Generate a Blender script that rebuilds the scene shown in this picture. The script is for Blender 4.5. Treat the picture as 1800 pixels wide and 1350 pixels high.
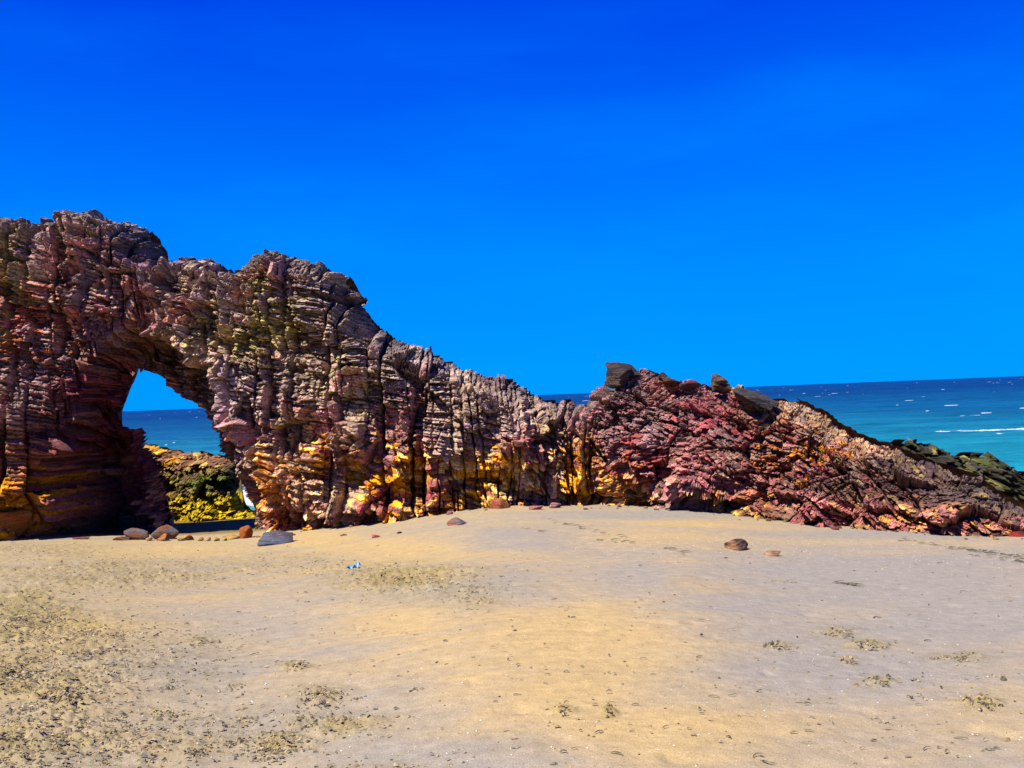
import bpy, bmesh, math, random
import numpy as np
from mathutils import Matrix, Vector

# ------------------------------------------------------------------ scene, camera, sky, sun, exposure
for o in list(bpy.data.objects):
    bpy.data.objects.remove(o)
scene = bpy.context.scene
col = scene.collection
R = math.radians

F = 1400.0                      # focal length in photograph pixels (1800 wide)
EYE = np.array([0.0, 0.0, 4.0])
PITCH, ROLL = R(0.86), R(2.25)
fw = np.array([0, math.cos(PITCH), math.sin(PITCH)])
rt0 = np.array([1.0, 0, 0]); up0 = np.array([0, -math.sin(PITCH), math.cos(PITCH)])
rt = rt0*math.cos(ROLL) - up0*math.sin(ROLL)
up = up0*math.cos(ROLL) + rt0*math.sin(ROLL)

cam_d = bpy.data.cameras.new('camera'); cam = bpy.data.objects.new('camera', cam_d); col.objects.link(cam)
cam_d.sensor_width = 36.0; cam_d.lens = F/1800*36.0
cam_d.clip_start = 0.05; cam_d.clip_end = 60000
M = Matrix(((rt[0], up[0], -fw[0], EYE[0]), (rt[1], up[1], -fw[1], EYE[1]), (rt[2], up[2], -fw[2], EYE[2]), (0, 0, 0, 1)))
cam.matrix_world = M
scene.camera = cam

SUN = Vector((-0.42, -0.36, 0.83)).normalized()      # direction towards the sun
sd = bpy.data.lights.new('sun', 'SUN'); sd.energy = 5.0; sd.angle = R(0.5); sd.color = (1.0, 0.95, 0.86)
so = bpy.data.objects.new('sun', sd); col.objects.link(so)
so.rotation_euler = SUN.to_track_quat('Z', 'Y').to_euler(); so.location = (0, 0, 50)

world = bpy.data.worlds.new('World'); scene.world = world; world.use_nodes = True
wt = world.node_tree; wt.nodes.clear()
def wn(t, **k):
    n = wt.nodes.new(t)
    for a, b in k.items(): setattr(n, a, b)
    return n
sky = wn('ShaderNodeTexSky', sky_type='NISHITA', sun_disc=False)
sky.sun_elevation = math.asin(SUN.z); sky.sun_rotation = math.atan2(SUN.x, SUN.y)
sky.altitude = 0; sky.air_density = 1.0; sky.dust_density = 0.3; sky.ozone_density = 3.0
# the photograph's sky is a deep saturated blue: grade the sky's own brightness evenly over the whole dome
bw = wn('ShaderNodeRGBToBW')
tc = wn('ShaderNodeTexCoord'); mp = wn('ShaderNodeMapping'); mp.inputs['Rotation'].default_value = (0.15, 0.35, 0.5)
mp.inputs['Scale'].default_value = (0.9, 3.0, 5.0)
cn = wn('ShaderNodeTexNoise'); cn.inputs['Scale'].default_value = 1.6; cn.inputs['Detail'].default_value = 5; cn.inputs['Roughness'].default_value = 0.55
cr = wn('ShaderNodeMapRange'); cr.inputs[1].default_value = 0.45; cr.inputs[2].default_value = 0.85; cr.inputs[3].default_value = 0.0; cr.inputs[4].default_value = 0.17   # thin cirrus
sz = wn('ShaderNodeSeparateXYZ')
lm = wn('ShaderNodeMath', operation='MULTIPLY_ADD'); lm.inputs[1].default_value = -1.6; lm.inputs[2].default_value = 1.0
ad_ = wn('ShaderNodeMath', operation='ADD'); ad_.use_clamp = True
rmp = wn('ShaderNodeValToRGB'); el = rmp.color_ramp.elements
el[0].position = 0.0; el[0].color = (0.0, 0.014, 0.30, 1); el[1].position = 1.0; el[1].color = (0.0, 0.140, 0.48, 1)
for p_, c_ in ((0.15, (0.0, 0.019, 0.345, 1)), (0.30, (0.0, 0.030, 0.395, 1)), (0.45, (0.0, 0.054, 0.43, 1)), (0.62, (0.0, 0.088, 0.46, 1)), (0.80, (0.0, 0.120, 0.475, 1))):
    el.new(p_).color = c_
lp = wn('ShaderNodeMath', operation='MULTIPLY'); lp.inputs[1].default_value = 0.33
lq = wn('ShaderNodeMath', operation='POWER'); lq.inputs[1].default_value = 0.10
bg = wn('ShaderNodeBackground')
wo = wn('ShaderNodeOutputWorld')
L = wt.links.new
L(sky.outputs[0], bw.inputs[0]); L(bw.outputs[0], lp.inputs[0]); L(lp.outputs[0], lq.inputs[0]); L(lq.outputs[0], bg.inputs['Strength'])
L(tc.outputs['Generated'], sz.inputs[0]); L(sz.outputs['Z'], lm.inputs[0])
L(tc.outputs['Generated'], mp.inputs[0]); L(mp.outputs[0], cn.inputs['Vector']); L(cn.outputs[0], cr.inputs[0])
L(lm.outputs[0], ad_.inputs[0]); L(cr.outputs[0], ad_.inputs[1]); L(ad_.outputs[0], rmp.inputs[0])
L(rmp.outputs[0], bg.inputs['Color']); L(bg.outputs[0], wo.inputs[0])

vs = scene.view_settings
vs.view_transform = 'Standard'; vs.look = 'None'; vs.gamma = 1.0; vs.use_curve_mapping = False
vs.exposure = 1.15

# ------------------------------------------------------------------ helpers
def ray(px, py):
    d = fw + rt*((px-900.0)/F) + up*((675.0-py)/F)
    return d
def at(px, py, y):
    d = ray(px, py)
    return EYE + d*(y/d[1])
def proj(P):
    q = P - EYE
    z = q @ fw
    z = np.where(np.abs(z) < 1e-6, 1e-6, z)
    return 900.0 + F*(q @ rt)/z, 675.0 - F*(q @ up)/z, z
def hor(px):
    return 696.0 - (px-900.0)*math.tan(ROLL)

def hsh(ix, iy, seed=0):
    x = np.asarray(ix).astype(np.int64); y = np.asarray(iy).astype(np.int64)
    h = (x*374761393 + y*668265263 + int(seed)*974634967) & 0xffffffff
    h = ((h ^ (h >> 13))*1274126177) & 0xffffffff
    h = ((h ^ (h >> 15))*2246822519) & 0xffffffff
    h = h ^ (h >> 16)
    return h.astype(np.float64)/4294967296.0
def vn(x, y, seed=0):
    ix = np.floor(x); iy = np.floor(y); fx = x-ix; fy = y-iy
    fx = fx*fx*(3-2*fx); fy = fy*fy*(3-2*fy)
    a = hsh(ix, iy, seed); b = hsh(ix+1, iy, seed); c = hsh(ix, iy+1, seed); d = hsh(ix+1, iy+1, seed)
    return (a+(b-a)*fx)*(1-fy) + (c+(d-c)*fx)*fy
def fbm(x, y, seed=0, o=4, g=0.5):
    s = 0; a = 1.0; t = 0
    for i in range(o):
        s = s + a*(vn(x, y, seed+i*17)-0.5); t += a; a *= g; x = x*2.03+3.1; y = y*2.03+7.7
    return s/t*2.0
def worley(x, y, seed=0, vec=False):
    ix = np.floor(x); iy = np.floor(y)
    f1 = np.full(x.shape, 9.0); f2 = np.full(x.shape, 9.0); cid = np.zeros(x.shape)
    vx = np.zeros(x.shape); vy = np.zeros(x.shape)
    for dx in (-1, 0, 1):
        for dy in (-1, 0, 1):
            cx = ix+dx; cy = iy+dy
            h = hsh(cx, cy, seed); h2 = h*61.7 % 1.0
            ox = x-cx-h; oy = y-cy-h2
            d = np.sqrt(ox*ox+oy*oy)
            m = d < f1
            f2 = np.where(m, f1, np.minimum(f2, d)); f1 = np.where(m, d, f1)
            cid = np.where(m, h*977.3 % 1.0, cid)
            if vec: vx = np.where(m, ox, vx); vy = np.where(m, oy, vy)
    if vec: return f1, f2, cid, vx, vy
    return f1, f2, cid
def sst(a, b, x):
    t = np.clip((x-a)/(b-a), 0, 1); return t*t*(3-2*t)
def pip(px, py, poly):
    ins = np.zeros(px.shape, bool); n = len(poly)
    for i in range(n):
        x0, y0 = poly[i]; x1, y1 = poly[(i+1) % n]
        if y0 == y1: continue
        c = (y0 > py) != (y1 > py)
        ins ^= c & (px < (x1-x0)*(py-y0)/(y1-y0)+x0)
    return ins
def pdist(px, py, pts, closed=False):
    d = np.full(px.shape, 1e9); n = len(pts)
    for i in range(n if closed else n-1):
        x0, y0 = pts[i]; x1, y1 = pts[(i+1) % n]
        ex, ey = x1-x0, y1-y0; l2 = ex*ex+ey*ey
        if l2 < 1e-9: continue
        t = np.clip(((px-x0)*ex+(py-y0)*ey)/l2, 0, 1)
        d = np.minimum(d, (px-x0-t*ex)**2+(py-y0-t*ey)**2)
    return np.sqrt(d)
def lin(r, g, b):
    return np.array([((c/255)/12.92 if c <= 10 else ((c/255+0.055)/1.055)**2.4) for c in (r, g, b)])
def blob(px, py, x, y, rx, ry, a=0.0):
    c, s = math.cos(R(a)), math.sin(R(a))
    u = ((px-x)*c+(py-y)*s)/rx; v = (-(px-x)*s+(py-y)*c)/ry
    return np.exp(-(u*u+v*v)*1.2)

def mesh_obj(name, V, Q, mat, C=None, smooth=False, parent=None):
    """V (n,3) world points, Q (m,3|4) faces, C (n,3) colours; origin moved to the base centre"""
    V = np.asarray(V, np.float64); Q = np.asarray(Q, np.int64)
    org = np.array([V[:, 0].mean(), V[:, 1].mean(), V[:, 2].min()]) if parent is None else np.array(parent.matrix_world.translation if parent.parent is None else parent['wo'])
    k = Q.shape[1]
    me = bpy.data.meshes.new(name)
    me.vertices.add(len(V)); me.vertices.foreach_set('co', (V-org).astype(np.float32).ravel())
    me.loops.add(Q.size); me.loops.foreach_set('vertex_index', Q.astype(np.int32).ravel())
    me.polygons.add(len(Q)); me.polygons.foreach_set('loop_start', np.arange(0, Q.size, k, dtype=np.int32))
    try: me.polygons.foreach_set('loop_total', np.full(len(Q), k, np.int32))
    except Exception: pass
    me.polygons.foreach_set('use_smooth', np.full(len(Q), smooth, bool))
    me.update(calc_edges=True)
    if C is not None:
        at_ = me.color_attributes.new('Col', 'FLOAT_COLOR', 'POINT')
        at_.data.foreach_set('color', np.concatenate([np.clip(C, 0, 1), np.ones((len(C), 1))], 1).astype(np.float32).ravel())
    if mat: me.materials.append(mat)
    o = bpy.data.objects.new(name, me); col.objects.link(o)
    if parent is None: o.matrix_world = Matrix.Translation(Vector(org))
    else: o.parent = parent
    return o
def tag(o, label=None, cat=None, group=None, kind=None):
    if label: o['label'] = label
    if cat: o['category'] = cat
    if group: o['group'] = group
    if kind: o['kind'] = kind
    return o
def empty(name, loc):
    o = bpy.data.objects.new(name, None); col.objects.link(o); o.empty_display_size = 0.3
    o.matrix_world = Matrix.Translation(Vector(loc)); return o

# ------------------------------------------------------------------ materials
def new_mat(name):
    m = bpy.data.materials.new(name); m.use_nodes = True
    nt = m.node_tree; b = nt.nodes['Principled BSDF']
    return m, nt, b
def rock_material(name, var=0.55, bump=0.6, rough=0.85, spec=0.25, sc=1.0, sat=1.14):
    m, nt, b = new_mat(name); N = nt.nodes.new; K = nt.links.new
    ge = N('ShaderNodeNewGeometry'); a = N('ShaderNodeVertexColor'); a.layer_name = 'Col'
    n1 = N('ShaderNodeTexNoise'); n1.inputs['Scale'].default_value = 14*sc; n1.inputs['Detail'].default_value = 7; n1.inputs['Roughness'].default_value = 0.7
    n2 = N('ShaderNodeTexNoise'); n2.inputs['Scale'].default_value = 55*sc; n2.inputs['Detail'].default_value = 4
    mp = N('ShaderNodeMapping'); mp.inputs['Scale'].default_value = (2.2, 2.2, 26); mp.inputs['Rotation'].default_value = (0, 0.12, 0)
    n3 = N('ShaderNodeTexNoise'); n3.inputs['Scale'].default_value = 1.0*sc; n3.inputs['Detail'].default_value = 6; n3.inputs['Roughness'].default_value = 0.65
    K(ge.outputs['Position'], n1.inputs['Vector']); K(ge.outputs['Position'], n2.inputs['Vector']); K(ge.outputs['Position'], mp.inputs[0]); K(mp.outputs[0], n3.inputs['Vector'])
    r1 = N('ShaderNodeMapRange'); r1.inputs[1].default_value = 0.3; r1.inputs[2].default_value = 0.7; r1.inputs[3].default_value = 1-var; r1.inputs[4].default_value = 1+var
    r3 = N('ShaderNodeMapRange'); r3.inputs[1].default_value = 0.3; r3.inputs[2].default_value = 0.7; r3.inputs[3].default_value = 0.55; r3.inputs[4].default_value = 1.45
    K(n1.outputs[0], r1.inputs[0]); K(n3.outputs[0], r3.inputs[0])
    mu = N('ShaderNodeMath'); mu.operation = 'MULTIPLY'; K(r1.outputs[0], mu.inputs[0]); K(r3.outputs[0], mu.inputs[1])
    hs = N('ShaderNodeHueSaturation'); hs.inputs['Saturation'].default_value = sat
    K(a.outputs[0], hs.inputs['Color']); K(mu.outputs[0], hs.inputs['Value']); K(hs.outputs[0], b.inputs['Base Color'])
    ad = N('ShaderNodeMath'); ad.operation = 'MULTIPLY_ADD'; ad.inputs[1].default_value = 0.35
    K(n2.outputs[0], ad.inputs[0]); K(n3.outputs[0], ad.inputs[2])
    ad2 = N('ShaderNodeMath'); ad2.operation = 'ADD'; K(ad.outputs[0], ad2.inputs[0]); K(n1.outputs[0], ad2.inputs[1])
    bu = N('ShaderNodeBump'); bu.inputs['Strength'].default_value = bump; bu.inputs['Distance'].default_value = 0.06/sc
    K(ad2.outputs[0], bu.inputs['Height']); K(bu.outputs[0], b.inputs['Normal'])
    b.inputs['Roughness'].default_value = rough; b.inputs['Specular IOR Level'].default_value = spec
    return m
M_ROCK = rock_material('weathered_sandstone', bump=1.0, var=0.65)
M_STONE = rock_material('beach_stone', var=0.45, bump=0.6, sc=1.6, sat=1.0)
M_DARK = rock_material('mossy_rock', var=0.6, bump=0.8)

def sand_material():
    m, nt, b = new_mat('beach_sand'); N = nt.nodes.new; K = nt.links.new
    ge = N('ShaderNodeNewGeometry'); a = N('ShaderNodeVertexColor'); a.layer_name = 'Col'
    n1 = N('ShaderNodeTexNoise'); n1.inputs['Scale'].default_value = 130; n1.inputs['Detail'].default_value = 3; n1.inputs['Roughness'].default_value = 0.8
    n2 = N('ShaderNodeTexNoise'); n2.inputs['Scale'].default_value = 9; n2.inputs['Detail'].default_value = 6; n2.inputs['Roughness'].default_value = 0.62
    mp = N('ShaderNodeMapping'); mp.inputs['Scale'].default_value = (1.2, 4.5, 1); mp.inputs['Rotation'].default_value = (0, 0, 0.12)
    n3 = N('ShaderNodeTexNoise'); n3.inputs['Scale'].default_value = 3.2; n3.inputs['Detail'].default_value = 7; n3.inputs['Roughness'].default_value = 0.6
    K(ge.outputs['Position'], n1.inputs['Vector']); K(ge.outputs['Position'], n2.inputs['Vector']); K(ge.outputs['Position'], mp.inputs[0]); K(mp.outputs[0], n3.inputs['Vector'])
    def mr(n, lo, hi, a0=0.3, a1=0.7):
        r = N('ShaderNodeMapRange'); r.inputs[1].default_value = a0; r.inputs[2].default_value = a1; r.inputs[3].default_value = lo; r.inputs[4].default_value = hi
        K(n.outputs[0], r.inputs[0]); return r
    r1 = mr(n1, 0.60, 1.40); r2 = mr(n2, 0.88, 1.12); r3 = mr(n3, 0.92, 1.08)
    m1 = N('ShaderNodeMath'); m1.operation = 'MULTIPLY'; K(r1.outputs[0], m1.inputs[0]); K(r2.outputs[0], m1.inputs[1])
    m2 = N('ShaderNodeMath'); m2.operation = 'MULTIPLY'; K(m1.outputs[0], m2.inputs[0]); K(r3.outputs[0], m2.inputs[1])
    hs = N('ShaderNodeHueSaturation'); K(a.outputs[0], hs.inputs['Color']); K(m2.outputs[0], hs.inputs['Value']); K(hs.outputs[0], b.inputs['Base Color'])
    ad = N('ShaderNodeMath'); ad.operation = 'MULTIPLY_ADD'; ad.inputs[1].default_value = 0.12; K(n1.outputs[0], ad.inputs[0]); K(n2.outputs[0], ad.inputs[2])
    bu = N('ShaderNodeBump'); bu.inputs['Strength'].default_value = 0.5; bu.inputs['Distance'].default_value = 0.03
    K(ad.outputs[0], bu.inputs['Height']); K(bu.outputs[0], b.inputs['Normal'])
    b.inputs['Roughness'].default_value = 0.9; b.inputs['Specular IOR Level'].default_value = 0.15
    return m
M_SAND = sand_material()

def weed_material(name, rough=0.6):
    m, nt, b = new_mat(name); N = nt.nodes.new; K = nt.links.new
    a = N('ShaderNodeVertexColor'); a.layer_name = 'Col'; ge = N('ShaderNodeNewGeometry')
    n = N('ShaderNodeTexNoise'); n.inputs['Scale'].default_value = 40; K(ge.outputs['Position'], n.inputs['Vector'])
    r = N('ShaderNodeMapRange'); r.inputs[3].default_value = 0.5; r.inputs[4].default_value = 1.5; K(n.outputs[0], r.inputs[0])
    hs = N('ShaderNodeHueSaturation'); K(a.outputs[0], hs.inputs['Color']); K(r.outputs[0], hs.inputs['Value']); K(hs.outputs[0], b.inputs['Base Color'])
    b.inputs['Roughness'].default_value = rough
    return m
M_WEED = weed_material('dried_seaweed')
M_ALGAE = weed_material('green_algae', 0.5)

def sea_material():
    m, nt, b = new_mat('sea_water'); N = nt.nodes.new; K = nt.links.new
    a = N('ShaderNodeVertexColor'); a.layer_name = 'Col'; ge = N('ShaderNodeNewGeometry')
    mp = N('ShaderNodeMapping'); mp.inputs['Scale'].default_value = (0.35, 1.0, 1); mp.inputs['Rotation'].default_value = (0, 0, 0.1)
    K(ge.outputs['Position'], mp.inputs[0])
    n1 = N('ShaderNodeTexNoise'); n1.inputs['Scale'].default_value = 0.9; n1.inputs['Detail'].default_value = 8; n1.inputs['Roughness'].default_value = 0.62
    n2 = N('ShaderNodeTexNoise'); n2.inputs['Scale'].default_value = 0.16; n2.inputs['Detail'].default_value = 9; n2.inputs['Roughness'].default_value = 0.72
    K(mp.outputs[0], n1.inputs['Vector']); K(mp.outputs[0], n2.inputs['Vector'])
    r = N('ShaderNodeMapRange'); r.inputs[1].default_value = 0.3; r.inputs[2].default_value = 0.7; r.inputs[3].default_value = 0.40; r.inputs[4].default_value = 1.60
    K(n2.outputs[0], r.inputs[0])
    hs = N('ShaderNodeHueSaturation'); K(a.outputs[0], hs.inputs['Color']); K(r.outputs[0], hs.inputs['Value']); K(hs.outputs[0], b.inputs['Base Color'])
    ad = N('ShaderNodeMath'); ad.operation = 'MULTIPLY_ADD'; ad.inputs[1].default_value = 6.0; K(n2.outputs[0], ad.inputs[0]); K(n1.outputs[0], ad.inputs[2])
    bu = N('ShaderNodeBump'); bu.inputs['Strength'].default_value = 0.7; bu.inputs['Distance'].default_value = 0.5
    K(ad.outputs[0], bu.inputs['Height']); K(bu.outputs[0], b.inputs['Normal'])
    b.inputs['Roughness'].default_value = 0.35; b.inputs['Specular IOR Level'].default_value = 0.25; b.inputs['IOR'].default_value = 1.33
    return m
M_SEA = sea_material()
def foam_material():
    m, nt, b = new_mat('sea_foam'); N = nt.nodes.new; K = nt.links.new
    ge = N('ShaderNodeNewGeometry'); n = N('ShaderNodeTexNoise'); n.inputs['Scale'].default_value = 4; n.inputs['Detail'].default_value = 6
    K(ge.outputs['Position'], n.inputs['Vector'])
    r = N('ShaderNodeValToRGB'); r.color_ramp.elements[0].position = 0.35; r.color_ramp.elements[0].color = (0.20, 0.29, 0.36, 1)
    r.color_ramp.elements[1].position = 0.6; r.color_ramp.elements[1].color = (0.34, 0.37, 0.40, 1)
    K(n.outputs[0], r.inputs[0]); K(r.outputs[0], b.inputs['Base Color']); b.inputs['Roughness'].default_value = 0.7
    return m
M_FOAM = foam_material()

# ------------------------------------------------------------------ sand
BASE_PX = np.array([-900, -300, 0, 270, 470, 700, 900, 1050, 1200, 1400, 1600, 1800, 2000, 2400, 3000.])
BASE_D = np.array([19.0, 19.0, 19.2, 19.5, 19.3, 19.0, 19.2, 19.3, 18.3, 16.9, 15.6, 14.4, 13.4, 12.2, 11.5])
CON_PX = np.array([-900, -300, 0, 270, 420, 470, 560, 700, 750, 800, 900, 1050, 1200, 1300, 1450, 1600, 1700, 1800, 2000, 2400, 3000.])
CON_PY = np.array([975, 955, 945, 946, 944, 936, 928, 912, 904, 895, 888, 888, 893, 910, 926, 935, 943, 947, 952, 955, 955.])
_gp = np.arange(-900.0, 3001.0, 5.0); _kr = np.hanning(61); _kr /= _kr.sum()
_sd = np.convolve(np.pad(np.interp(_gp, BASE_PX, BASE_D), 30, 'edge'), _kr, 'valid')
_sc = np.convolve(np.pad(np.interp(_gp, CON_PX, CON_PY), 30, 'edge'), _kr, 'valid')
def base_depth(px): return np.interp(px, _gp, _sd)
def base_z(px):
    return 4.0 - base_depth(px)*(np.interp(px, _gp, _sc)-hor(px))/F
FOOT = 2.40
def sand_z0(x, y):
    yy = np.maximum(y, 0.05)
    px = np.clip(900 + F*x/yy, -880, 2950)
    D = base_depth(px); zb = base_z(px)
    t = y/D
    front = FOOT + (zb-FOOT)*t
    back = zb - np.clip(y-D, 0, 7.5)*0.085 - np.clip(y-D-7.5, 0, 100)*0.2
    z = np.where(t < 1, front, back)
    # berm in front of the arch then a hollow under it
    return np.where(y < 0.3, FOOT - 0.06*y, z)
def sand_z(x, y):
    z = sand_z0(x, y)
    z = z + 0.035*fbm(x*0.35+4, y*0.35, 3, 3)
    return z
def ground_hits(px, py):
    px = np.asarray(px, float); py = np.asarray(py, float)
    d = fw[None] + rt[None]*((px-900.0)/F)[:, None] + up[None]*((675.0-py)/F)[:, None]
    d = d/d[:, 1:2]
    lo = np.full(len(px), 0.8); hi = np.full(len(px), 30.0)
    for _ in range(22):
        mid = (lo+hi)/2; p = EYE[None]+d*mid[:, None]
        b = p[:, 2] < sand_z(p[:, 0], p[:, 1])
        hi = np.where(b, mid, hi); lo = np.where(b, lo, mid)
    return EYE[None]+d*hi[:, None]
def ground_hit(px, py):
    return ground_hits([px], [py])[0]

ROUGH = [(40,1090,110,60,1.0),(20,1190,90,45,1.0),(110,1235,70,30,.8),(100,1120,200,70,.5),(180,1010,260,35,.55),(480,995,260,28,.35),(720,1020,150,32,.8),
         (60,1310,240,70,.7),(250,1160,220,80,.28),(300,1290,250,70,.35),(120,1190,160,60,.5),(480,1310,90,25,.5),(560,1225,50,22,.7),(590,1275,110,25,.5),(520,1173,40,10,.6),
         (350,1130,40,8,.5),(830,1045,70,30,.5),(60,970,160,20,.4),(1470,1112,45,9,.7),(1525,1133,55,9,.7),(1365,1136,40,7,.6),(1540,1200,36,10,.7),
         (1690,1156,60,10,.5),(1725,1240,45,14,.6),(1490,1163,25,8,.5),(1070,1255,20,8,.5),(990,1250,25,8,.4),(640,1380,200,40,.4)]
GREY = [(1560,1020,330,50,1.0),(1700,1080,260,90,.7),(1150,1010,220,45,.6),(880,1030,150,40,.6),(330,1180,150,60,.7),(480,1110,160,30,.4),(700,1330,330,50,.7),(430,1290,200,40,.4),
        (950,950,200,25,.4),(1150,905,180,10,.5),(1600,940,220,10,.8),(1450,1180,260,80,.55),(1300,1060,200,60,.4),(120,1330,160,30,.4),(880,935,70,10,.5)]
TAN = [(1000,1110,220,110,.8),(1150,1300,260,70,.8),(700,965,160,22,1.),(560,950,90,16,1.),(950,1010,60,20,.3),(760,1010,150,25,.5),(1000,1210,160,60,.7),(720,1100,160,50,.6),
       (150,1100,120,30,.5),(1130,950,160,25,.5),(1230,920,140,10,.7),(330,965,160,16,.7),(1200,1010,60,40,.5),(850,1180,160,60,.5)]
def sand_detail(x, y):
    """small relief of the beach: disturbed weedy sand, low ripples and dents"""
    P = np.stack([x, y, sand_z(x, y)], 1)
    px, py, dp = proj(P)
    vis = (dp > 0.5)
    px = np.where(vis, px, 9999); py = np.where(vis, py, 9999)
    rough = np.zeros_like(x)
    for b in ROUGH: rough = np.maximum(rough, b[4]*blob(px, py, *b[:4]))
    br = 0.5+0.5*fbm(x*2.1, y*2.1, 31, 3)
    rough = rough*np.clip(0.25+1.5*br, 0, 1.4)
    wx = x + 0.15*fbm(x*2, y*2, 71, 2); wy = y + 0.15*fbm(x*2, y*2, 72, 2)
    ca, sa = math.cos(0.2), math.sin(0.2)
    u = wx*ca+wy*sa; v = -wx*sa+wy*ca
    dz = rough*0.07*(0.6*fbm(u*6, v*9, 41, 4, .6) + 0.7*np.abs(fbm(u*11, v*17, 43, 3, .6)))
    rc = sst(0.08, 0.6, rough)
    for fu, fv, am, sd_ in ((4.0, 7.0, 0.030, 47), (8.0, 13.0, 0.045, 48), (15.0, 23.0, 0.030, 49), (30.0, 44.0, 0.014, 50)):
        w1, w2, wc = worley(u*fu, v*fv, sd_)
        dz += rc*am*np.where(wc > 0.5, wc, 0)*np.sqrt(np.clip(1-w1/0.5, 0, 1))
    dz += 0.004*fbm(u*3, v*6, 45, 3) + 0.0025*fbm(u*20, v*30, 46, 2)*(1-sst(9, 16, y))
    f1, f2, cid = worley(x*1.5, y*1.9, 51)
    dent = np.where(cid > 0.72, 1, 0)*np.exp(-(f1/0.13)**2)
    dz -= 0.018*dent*(0.5+vn(x*14, y*14, 52))
    return np.where(y > 0.3, dz, 0), rough, u, v, px, py
def settle(p):
    """points on the beach lifted onto its small relief"""
    p = np.array(p, float).reshape(-1, 3)
    p[:, 2] = sand_z(p[:, 0], p[:, 1]) + sand_detail(p[:, 0], p[:, 1])[0]
    return p
def build_sand():
    rr = np.concatenate([np.linspace(0.2, 2.4, 24, endpoint=False), 2.4*np.exp(np.linspace(0, math.log(60/2.4), 640))])
    aa = np.concatenate([np.linspace(-180, -46, 40, endpoint=False), np.linspace(-46, 46, 900), np.linspace(46, 180, 41)[1:]])
    A, Rr = np.meshgrid(np.radians(aa), rr)
    x = (Rr*np.sin(A)).ravel(); y = (Rr*np.cos(A)).ravel()
    P = np.stack([x, y, sand_z(x, y)], 1)
    dz, rough, u, v, px, py = sand_detail(x, y)
    P[:, 2] += dz
    # ---- colour: damp grey-lilac sand and dry ochre sand
    g = np.zeros_like(x); t = np.zeros_like(x)
    for b in GREY: g = np.maximum(g, b[4]*blob(px, py, *b[:4]))
    for b in TAN: t = np.maximum(t, b[4]*blob(px, py, *b[:4]))
    n = 0.28*fbm(u*0.5, v*1.6, 61, 5, .6)+0.12*fbm(u*3, v*8, 62, 4, .6)
    k = np.clip(0.46 + 0.55*(t-g) + n, 0, 1)
    k = sst(0.08, 0.92, k)
    tan = np.array([.310, .218, .094]); gry = np.array([.196, .172, .138])
    C = gry[None]*(1-k[:, None]) + tan[None]*k[:, None]
    # ochre/olive humus in the disturbed sand
    hum = np.clip(rough*1.25*(0.35+0.75*vn(u*5, v*8, 64)), 0, 0.8)[:, None]
    C = C*(1-hum) + np.array([.175, .132, .042])[None]*hum
    dk = np.clip(rough*sst(0.45, 0.75, 0.5+0.5*fbm(u*8, v*14, 65, 4, .6)), 0, 1)[:, None]*0.45
    C = C*(1-dk) + np.array([.075, .058, .026])[None]*dk
    arch_shade = sst(19.8, 21.0, y)[:, None]  # shade under and behind the arch, put into the sand colour as darker brown
    C = C*(1-arch_shade) + arch_shade*np.array([.150, .098, .026])[None]
    nr, na = len(rr), len(aa)
    I = np.arange(nr*na).reshape(nr, na)
    Q = np.stack([I[:-1, :-1], I[:-1, 1:], I[1:, 1:], I[1:, :-1]], -1).reshape(-1, 4)[:, ::-1]
    # seam-closing is not needed: first and last column share the same place
    o = mesh_obj('sand', P, Q, M_SAND, C, smooth=True)
    tag(o, kind='structure')
D_WET0, D_WET1 = 24.0, 30.0
build_sand()

# ------------------------------------------------------------------ sea
def build_sea():
    rr = 17*np.exp(np.linspace(0, math.log(30000/17), 420))
    aa = np.radians(np.linspace(-56, 56, 420))
    A, Rr = np.meshgrid(aa, rr)
    x = (Rr*np.sin(A)).ravel(); y = (Rr*np.cos(A)).ravel(); r = Rr.ravel()
    z = 0.22*fbm(x*0.10+1, y*0.30, 81, 3)*np.clip(r/60, 0.25, 1)*(1-sst(200, 1200, r))
    z += 0.10*fbm(x*0.5, y*1.0, 82, 3)*(1-sst(60, 160, r))
    P = np.stack([x, y, z], 1)
    k = np.clip(np.log(r/42)/math.log(420/42), 0, 1)[:, None]
    k = k + 0.10*fbm(x*0.012, np.log(r)*6, 83, 3)[:, None]
    k = np.clip(k, 0, 1)
    near = np.array([.008, .185, .215]); mid = np.array([.003, .066, .130]); deep = np.array([.002, .018, .066])
    C = np.where(k < 0.5, near*(1-k*2)+mid*(k*2), mid*(2-k*2)+deep*(k*2-1))
    I = np.arange(len(rr)*len(aa)).reshape(len(rr), len(aa))
    Q = np.stack([I[:-1, :-1], I[:-1, 1:], I[1:, 1:], I[1:, :-1]], -1).reshape(-1, 4)[:, ::-1]
    tag(mesh_obj('sea', P, Q, M_SEA, C, smooth=True), kind='structure')
build_sea()

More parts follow.
